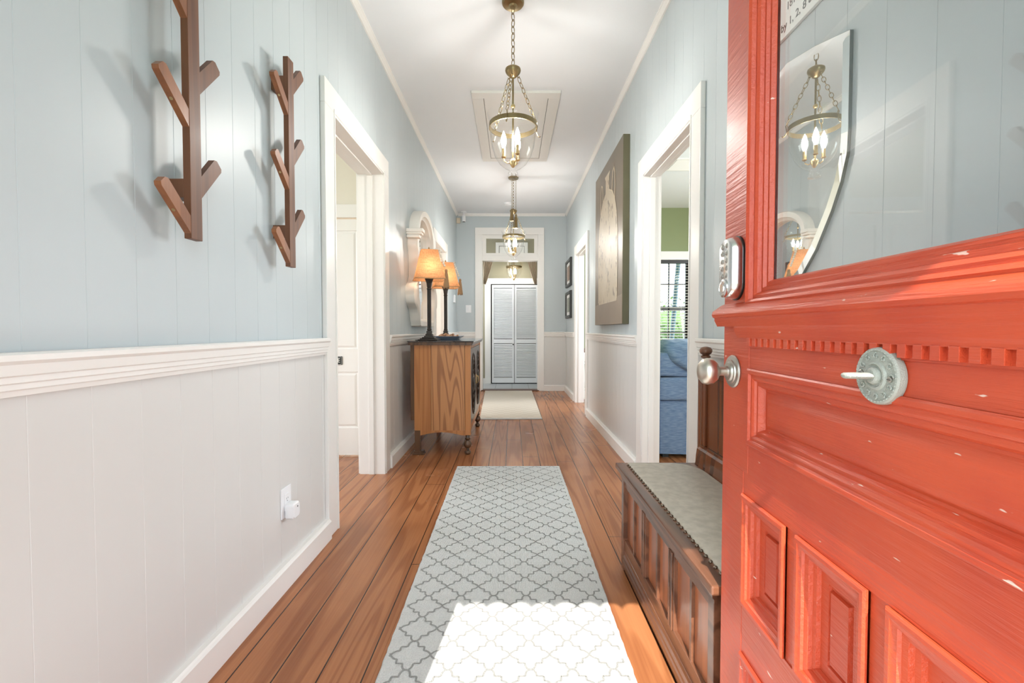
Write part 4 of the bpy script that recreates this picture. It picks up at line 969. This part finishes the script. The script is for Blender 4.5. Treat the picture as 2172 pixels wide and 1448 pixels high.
# ------------------------------------------------------------------ carved white arch mirror on the left wall
am = thing('arched_mirror', 'large white carved mirror with round arch above the sideboard', 'mirror', (XL, 4.62, 1.6))
cyM = 4.60
def side_outline():
    return [(0.53, 1.945), (0.545, 1.945), (0.545, 1.925), (0.53, 1.905), (0.505, 1.885), (0.495, 1.86), (0.495, 1.78), (0.470, 1.775), (0.455, 1.72), (0.445, 1.62), (0.455, 1.52), (0.495, 1.475), (0.55, 1.455), (0.585, 1.41), (0.59, 1.34), (0.565, 1.285), (0.52, 1.262), (0.505, 1.262), (0.455, 1.235), (0.415, 1.17), (0.395, 1.12), (0.380, 1.115), (0.365, 1.075)]
so = side_outline()
outer = [(cyM - u, z) for u, z in so]                    # camera-side outline, top to bottom
outer += [(cyM + u, z) for u, z in so[::-1]]
arc = [(cyM + 0.43 * math.cos(a * PI / 24), 1.945 + 0.27 * math.sin(a * PI / 24)) for a in range(0, 25)]
inn = [(cyM - 0.33, 1.93)] + [(cyM - 0.33, 1.15), (cyM + 0.33, 1.15), (cyM + 0.33, 1.93)] + [(cyM + 0.33 * math.cos(a * PI / 24), 1.94 + 0.19 * math.sin(a * PI / 24)) for a in range(0, 25)]
def ring_prism(b, out, inn_, x0, x1, ocx=(cyM, 1.55)):
    # resample both outlines by angle and bridge
    def samp(poly, n=160):
        res = []
        for k in range(n):
            a = 2 * PI * k / n; d = Vector((math.cos(a), math.sin(a))); best = 0
            o = Vector(ocx)
            for i in range(len(poly)):
                p, q = Vector(poly[i]), Vector(poly[(i + 1) % len(poly)]); e_ = q - p; den = d.x * e_.y - d.y * e_.x
                if abs(den) < 1e-9: continue
                w_ = p - o; t_ = (w_.x * e_.y - w_.y * e_.x) / den; u = (w_.x * d.y - w_.y * d.x) / den
                if t_ > 0 and -1e-6 <= u <= 1 + 1e-6: best = max(best, t_)
            res.append(o + d * best)
        return res
    O, I = samp(out), samp(inn_); n = len(O)
    mk = lambda L_, x: [b.v((x, p.x, p.y)) for p in L_]
    mid = [i_.lerp(o_, 0.35) for i_, o_ in zip(I, O)]
    Lp = [mk(O, x0), mk(O, x1 - 0.012), mk([i_.lerp(o_, 0.92) for i_, o_ in zip(I, O)], x1), mk(mid, x1 - 0.004), mk([i_.lerp(o_, 0.25) for i_, o_ in zip(I, O)], x1 - 0.022), mk(I, x1 - 0.034), mk(I, x0)]
    for A, C_ in zip(Lp, Lp[1:] + [Lp[0]]):
        for i in range(n): b.f([A[i], A[(i + 1) % n], C_[(i + 1) % n], C_[i]])
full = [(p[0], p[1]) for p in outer] + arc
t = B(); ring_prism(t, full, inn, XL + 0.001, XL + 0.092); t.done('carved_frame', 'mirror_frame_white', am, True, 40)
for s in (-1, 1):
    t = B(); u0 = cyM + s * 0.50
    t.box(XL + 0.001, XL + 0.150, u0 - 0.050, u0 + 0.050, 1.915, 1.945, 0.004); t.box(XL + 0.001, XL + 0.138, u0 - 0.045, u0 + 0.045, 1.895, 1.915, 0.006); t.box(XL + 0.001, XL + 0.118, u0 - 0.04, u0 + 0.04, 1.865, 1.895, 0.010)
    t.done('capital', 'mirror_frame_white', am)
t = B(); t.prism([(p[0], p[1]) for p in inn[1:]], 'x', XL + 0.012, XL + 0.018); t.done('mirror_glass', 'silver_mirror', am)

# ------------------------------------------------------------------ right wall: canvas, frames, plaque, wall mirror
cv = thing('canvas_painting', 'tall grey brown canvas painting of a speckled two handled jug', 'painting', (XR, 4.15, 1.84))
y0, y1, z0, z1, xf = 3.60, 4.77, 1.092, 2.578, 0.872
box('canvas', 'canvas_edge', cv, xf, XR - 0.0005, y0, y1, z0, z1, bev=0.004)
t = B(); t.box(xf - 0.0012, xf - 0.0001, y0 + 0.002, y1 - 0.002, z0 + 0.002, z1 - 0.002); t.done('painted_ground', 'canvas_paint', cv)
t = B(); t.prism([(y0 + 0.003, z0 + 0.003), (y1 - 0.003, z0 + 0.003), (y1 - 0.003, z0 + 0.20), (y0 + 0.55, z0 + 0.21), (y0 + 0.003, z0 + 0.24)], 'x', xf - 0.0020, xf - 0.0013); t.done('painted_table', 'table_paint', cv)
jc = 4.18; pts = []
jp = [(0.385, 1.29), (0.395, 1.31), (0.402, 1.45), (0.41, 1.70), (0.402, 1.88), (0.37, 2.03), (0.30, 2.16), (0.21, 2.245), (0.11, 2.285), (0.07, 2.30), (0.063, 2.42), (0.095, 2.45), (0.10, 2.46)]
pts = [(jc + a, z) for a, z in jp] + [(jc - a, z) for a, z in jp[::-1]]
t = B(); t.prism(pts, 'x', xf - 0.0030, xf - 0.0021); t.done('painted_jug', 'jug_paint', cv)
t = B(); pl_ = [(jc + a * s, z) for s in (1,) for a, z in jp]
def strip(b, P, w_, x):
    P = [Vector(p) for p in P]; prev = None
    for i, p in enumerate(P):
        t_ = (P[min(i + 1, len(P) - 1)] - P[max(i - 1, 0)]).normalized(); n_ = Vector((-t_.y, t_.x)) * w_
        cur = (b.v((x, p.x + n_.x, p.y + n_.y)), b.v((x, p.x - n_.x, p.y - n_.y)))
        if prev: b.f([prev[0], prev[1], cur[1], cur[0]])
        prev = cur
for s in (1, -1):
    strip(t, [(jc + a * s, z) for a, z in jp[1:]], 0.007, xf - 0.0034)
    strip(t, [(jc + s * a, z) for a, z in ((0.30, 2.16), (0.315, 2.27), (0.30, 2.38), (0.265, 2.43), (0.225, 2.41), (0.20, 2.34), (0.19, 2.25))], 0.010, xf - 0.0036)
t.done('painted_outline', 'jug_line', cv)
for za, zb, lab, mt in ((1.729, 2.165, 'upper small black picture frame on the right wall', 'picture_warm'), (1.225, 1.655, 'lower small black picture frame on the right wall', 'picture_cool')):
    t0 = thing('picture_frame', lab, 'picture', (XR, 7.35, (za + zb) / 2), 'small black framed pictures on the right wall')
    t = B(); t.frame((7.02, 7.62, za, zb), [(0, 0), (0.002, 0.030), (0.012, 0.038), (0.045, 0.034), (0.052, 0.018)], lambda u, v, h: (XR - h, u, v), False); t.done('frame', 'black_frame', t0)
    t = B(); t.frame((7.07, 7.57, za + 0.05, zb - 0.05), [(0, 0.016), (0.05, 0.016)], lambda u, v, h: (XR - h, u, v), False); t.done('mount_board', 'sign_white', t0)
    box('picture', mt, t0, XR - 0.0155, XR - 0.001, 7.11, 7.53, za + 0.09, zb - 0.09)
pq = thing('lettered_plaque', 'white plaque with grey lettering high on the wall above the shield mirror', 'sign', (XR, 1.5, 2.25))
box('board', 'sign_white', pq, XR - 0.012, XR - 0.0005, 1.16, 1.95, 2.028, 2.55, bev=0.002)
RT = (PI / 2, 0, -PI / 2)
text('lettering', 'ar', 'ink', pq, (XR - 0.0125, 1.558, 2.168), RT, 0.036, 0.0004, 'LEFT', 0.9)
text('lettering', '1814', 'ink', pq, (XR - 0.0125, 1.541, 2.118), RT, 0.036, 0.0004, 'LEFT', 0.9)
text('lettering', 'by 1, 2, 8 &', 'ink', pq, (XR - 0.0125, 1.572, 2.062), RT, 0.036, 0.0004, 'LEFT', 1.0)
sm = thing('shield_mirror', 'frameless shield shaped mirror with faceted edge above the bench', 'mirror', (XR, 1.54, 1.55))
sh = [(1.254, 1.86), (1.40, 1.905), (1.54, 1.935), (1.68, 1.905), (1.826, 1.86), (1.826, 1.60), (1.822, 1.53), (1.80, 1.46), (1.765, 1.39), (1.70, 1.29), (1.63, 1.215), (1.54, 1.155), (1.45, 1.215), (1.38, 1.29), (1.315, 1.39), (1.28, 1.46), (1.258, 1.53), (1.254, 1.60)]
cS = Vector((1.54, 1.56)); b = B(); inn_ = [cS + (Vector(p) - cS) * 0.93 for p in sh]
A = [b.v((XR - 0.004, p[0], p[1])) for p in sh]; Bq = [b.v((XR - 0.010, p[0], p[1])) for p in sh]; C_ = [b.v((XR - 0.014, p.x, p.y)) for p in inn_]
for i in range(len(sh)):
    j = (i + 1) % len(sh); b.f([Bq[i], Bq[j], C_[j], C_[i]])
b.f(C_); b.done('mirror_glass', 'silver_mirror', sm)
b = B(); b.prism([(cS.x + (p[0] - cS.x) * 1.002, cS.y + (p[1] - cS.y) * 1.002) for p in sh], 'x', XR - 0.0098, XR - 0.0005); b.done('backing', 'mirror_edge', sm)

# ------------------------------------------------------------------ hall bench
bn = thing('hall_bench', 'dark wooden storage bench with panelled front and high back', 'bench', (0.66, 1.53, 0))
bx0, bx1, by0, by1 = 0.490, 0.868, 1.072, 1.985; sz = 0.455
t = B(); t.box(bx0 + 0.012, bx1, by0 + 0.01, by1 - 0.01, 0.07, sz - 0.03); t.done('chest', 'bench_panel', bn)
t = B()
for y in (by0, by1 - 0.032): t.box(bx0 - 0.007, bx0 + 0.04, y, y + 0.032, 0.0, sz - 0.028, 0.002); t.box(bx1 - 0.05, bx1, y, y + 0.032, 0.0, sz - 0.028, 0.002)
t.box(bx0, bx0 + 0.02, by0 + 0.03, by1 - 0.03, 0.365, sz - 0.028, 0.001)
t.box(bx0, bx0 + 0.02, by0 + 0.03, by1 - 0.03, 0.085, 0.135, 0.001)
for k_ in (1, 2):
    y = by0 + 0.016 + (by1 - by0 - 0.032) * k_ / 3
    t.box(bx0, bx0 + 0.02, y - 0.024, y + 0.024, 0.13, 0.37, 0.001); t.box(bx0 - 0.004, bx0, y - 0.016, y - 0.009, 0.13, 0.37, 0.001); t.box(bx0 - 0.004, bx0, y + 0.009, y + 0.016, 0.13, 0.37, 0.001); t.box(bx0 - 0.003, bx0, y - 0.003, y + 0.003, 0.13, 0.37, 0.001)
for k_ in range(3):
    y = by0 + 0.016 + (by1 - by0 - 0.032) * (k_ + 0.5) / 3; t.box(bx0 + 0.002, bx0 + 0.016, y - 0.007, y + 0.007, 0.13, 0.37, 0.001)
t.done('front_frame', 'bench_wood', bn)
t = B(); t.prism([(bx0, sz - 0.065), (bx0 - 0.008, sz - 0.060), (bx0 - 0.008, sz - 0.050), (bx0 - 0.012, sz - 0.046), (bx0 - 0.013, sz - 0.036), (bx0 - 0.018, sz - 0.030), (bx0 - 0.018, sz - 0.024), (bx0, sz - 0.024)], 'y', by0 - 0.004, by1 + 0.004); t.done('upper_molding', 'bench_wood', bn)
t = B(); t.prism([(bx0 + 0.01, 0.028), (bx0 - 0.010, 0.028), (bx0 - 0.010, 0.048), (bx0 - 0.007, 0.054), (bx0 - 0.007, 0.064), (bx0 - 0.003, 0.074), (bx0 - 0.003, 0.088), (bx0 + 0.01, 0.092)], 'y', by0 + 0.034, by1 - 0.034); t.done('base_molding', 'bench_wood', bn)
box('seat_lid', 'bench_wood', bn, bx0 - 0.028, bx1 - 0.03, by0 - 0.034, by1 + 0.035, sz - 0.024, sz, bev=0.005)
t = B(); lp = rrect((0.512 + 0.800) / 2, (by0 + by1) / 2 + 0.018, 0.144, 0.470, 0.05)
def loftz(b, secs):
    L_ = [[b.v((p[0], p[1], h)) for p in sec] for sec, h in secs]
    for A_, C2 in zip(L_, L_[1:]):
        for i in range(len(A_)): b.f([A_[i], A_[(i + 1) % len(A_)], C2[(i + 1) % len(A_)], C2[i]])
    b.f(L_[-1]); b.f(L_[0][::-1])
# rectangular leather with a rounded far back corner
lc = [(0.512, 1.055), (0.800, 1.055), (0.800, 1.86)] + [(0.800 - 0.10 + 0.10 * math.cos(a * PI / 16), 1.86 + 0.135 * math.sin(a * PI / 16)) for a in range(1, 8)] + [(0.70, 1.998), (0.512, 1.998)]
cc = Vector((0.656, 1.54))
loftz(t, [(lc, sz), (lc, sz + 0.004), ([tuple(cc + (Vector(p) - cc) * 0.965) for p in lc], sz + 0.009)])
t.done('leather_pad', 'leather', bn, True, 50)
t = B(); y = 1.062
while y < 1.995: t.ball((0.5075, y, sz + 0.002), 0.0058, 10, (1, 1, 0.7)); y += 0.0285
t.done('nailhead_row', 'nailhead', bn, True)
t = B(); t.box(0.838, 0.862, by0 + 0.03, by1 + 0.0, 0.45, 0.895, 0.002)
t.box(0.828, 0.838, by0 + 0.03, by1 + 0.0, 0.455, 0.545, 0.003); t.box(0.828, 0.838, by0 + 0.03, by1, 0.845, 0.897, 0.003)
for k_ in range(4):
    y = by0 + 0.03 + (by1 - by0 - 0.05) * k_ / 3; t.box(0.829, 0.838, y - 0.02, y + 0.02, 0.545, 0.845, 0.002)
t.prism([(0.838, 0.545), (0.822, 0.545), (0.822, 0.535), (0.812, 0.528), (0.808, 0.50), (0.806, 0.47), (0.803, 0.457), (0.838, 0.457)], 'y', by0 + 0.03, by1)
t.done('backrest', 'bench_back', bn)
for y in (by0 - 0.004, by1 - 0.012):
    t = B(); t.box(0.826, 0.876, y, y + 0.045, sz - 0.001, 0.905, 0.006); po_ = t.done('post', 'bench_back', bn)
    t = B(); t.lathe([(0.020, 0.900), (0.020, 0.908), (0.012, 0.914), (0.012, 0.922), (0.020, 0.926), (0.020, 0.932), (0.014, 0.937), (0.023, 0.944), (0.027, 0.953), (0.026, 0.962), (0.020, 0.970), (0.006, 0.974)], (0.851, y + 0.022, 0), 28); t.done('finial', 'bench_wood', po_, True, 50)

# ------------------------------------------------------------------ blue sofa in the right room
sf = thing('sofa', 'blue woven sofa seen through the near right doorway', 'sofa', (2.0, 4.0, 0))
def soft(name, mat, par, x0, x1, y0, y1, z0, z1, r=0.03, wob=0.004, seed=1, sub=3):
    t = bmesh.new(); bmesh.ops.create_cube(t, size=1); bmesh.ops.subdivide_edges(t, edges=list(t.edges), cuts=7, use_grid_fill=True)
    rn = random.Random(seed); ph = [rn.random() * 6 for _ in range(6)]
    sx, sy, s_z = (x1 - x0) / 2, (y1 - y0) / 2, (z1 - z0) / 2
    for v in t.verts:
        p = Vector((v.co.x * 2 * sx, v.co.y * 2 * sy, v.co.z * 2 * s_z))
        q = Vector((max(-sx + r, min(sx - r, p.x)), max(-sy + r, min(sy - r, p.y)), max(-s_z + r, min(s_z - r, p.z)))); d = p - q
        if d.length > 1e-6: p = q + d.normalized() * r
        p += Vector((wob * math.sin(9 * p.z + ph[0]) * math.cos(7 * p.x + ph[1]), wob * math.sin(8 * p.x + ph[2] + 5 * p.z), wob * math.cos(7 * p.x + ph[3]) * math.sin(6 * p.y + ph[4])))
        v.co = p + Vector(((x0 + x1) / 2, (y0 + y1) / 2, (z0 + z1) / 2))
    b = B(); b.merge(t); return b.done(name, mat, par, True, 60)
soft('back_base', 'denim', sf, 1.195, 3.30, 3.665, 3.98, 0.028, 0.475, 0.02, 0.002, 1)
soft('back_middle', 'denim', sf, 1.193, 3.30, 3.66, 3.98, 0.470, 0.665, 0.025, 0.003, 2)
soft('back_upper', 'denim', sf, 1.196, 3.30, 3.675, 3.98, 0.66, 0.865, 0.03, 0.003, 3)
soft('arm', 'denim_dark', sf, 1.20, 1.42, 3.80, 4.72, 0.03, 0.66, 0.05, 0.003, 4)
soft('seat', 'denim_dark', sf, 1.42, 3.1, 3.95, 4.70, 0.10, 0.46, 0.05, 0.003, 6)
t = B(); t.tube([(1.199, 3.668, 0.04), (1.196, 3.664, 0.30), (1.196, 3.662, 0.47), (1.193, 3.66, 0.56), (1.196, 3.668, 0.68), (1.200, 3.680, 0.84)], 0.004, 6); t.tube([(1.20, 3.664, 0.468), (3.2, 3.664, 0.468)], 0.003, 6); t.done('piping', 'denim_dark', sf, True)
for x in (1.24, 3.2):
    for y in (3.72, 4.6): box('foot', 'sign_black', sf, x, x + 0.05, y, y + 0.05, 0.0, 0.032)
# slouching pillow-back draped over the top
t = bmesh.new(); bmesh.ops.create_uvsphere(t, u_segments=40, v_segments=24, radius=1)
for v in t.verts:
    p = v.co.copy(); sgx = lambda a, e_: math.copysign(abs(a) ** e_, a)
    p = Vector((sgx(p.x, 0.6), sgx(p.y, 0.7), sgx(p.z, 0.6)))
    drop = -0.10 * max(0, -p.y) * (0.6 + 0.4 * p.x)
    v.co = (1.60 + p.x * 0.36 + p.z * -0.03, 3.80 + p.y * 0.19 + 0.010 * math.sin(9 * p.x + 4 * p.z), 0.845 + p.z * 0.135 + drop * 0.5 + 0.010 * math.sin(6 * p.x + 1) + 0.006 * math.sin(14 * p.x + 9 * p.z))
b = B(); b.merge(t); b.done('back_cushion', 'denim', sf, True, 80)
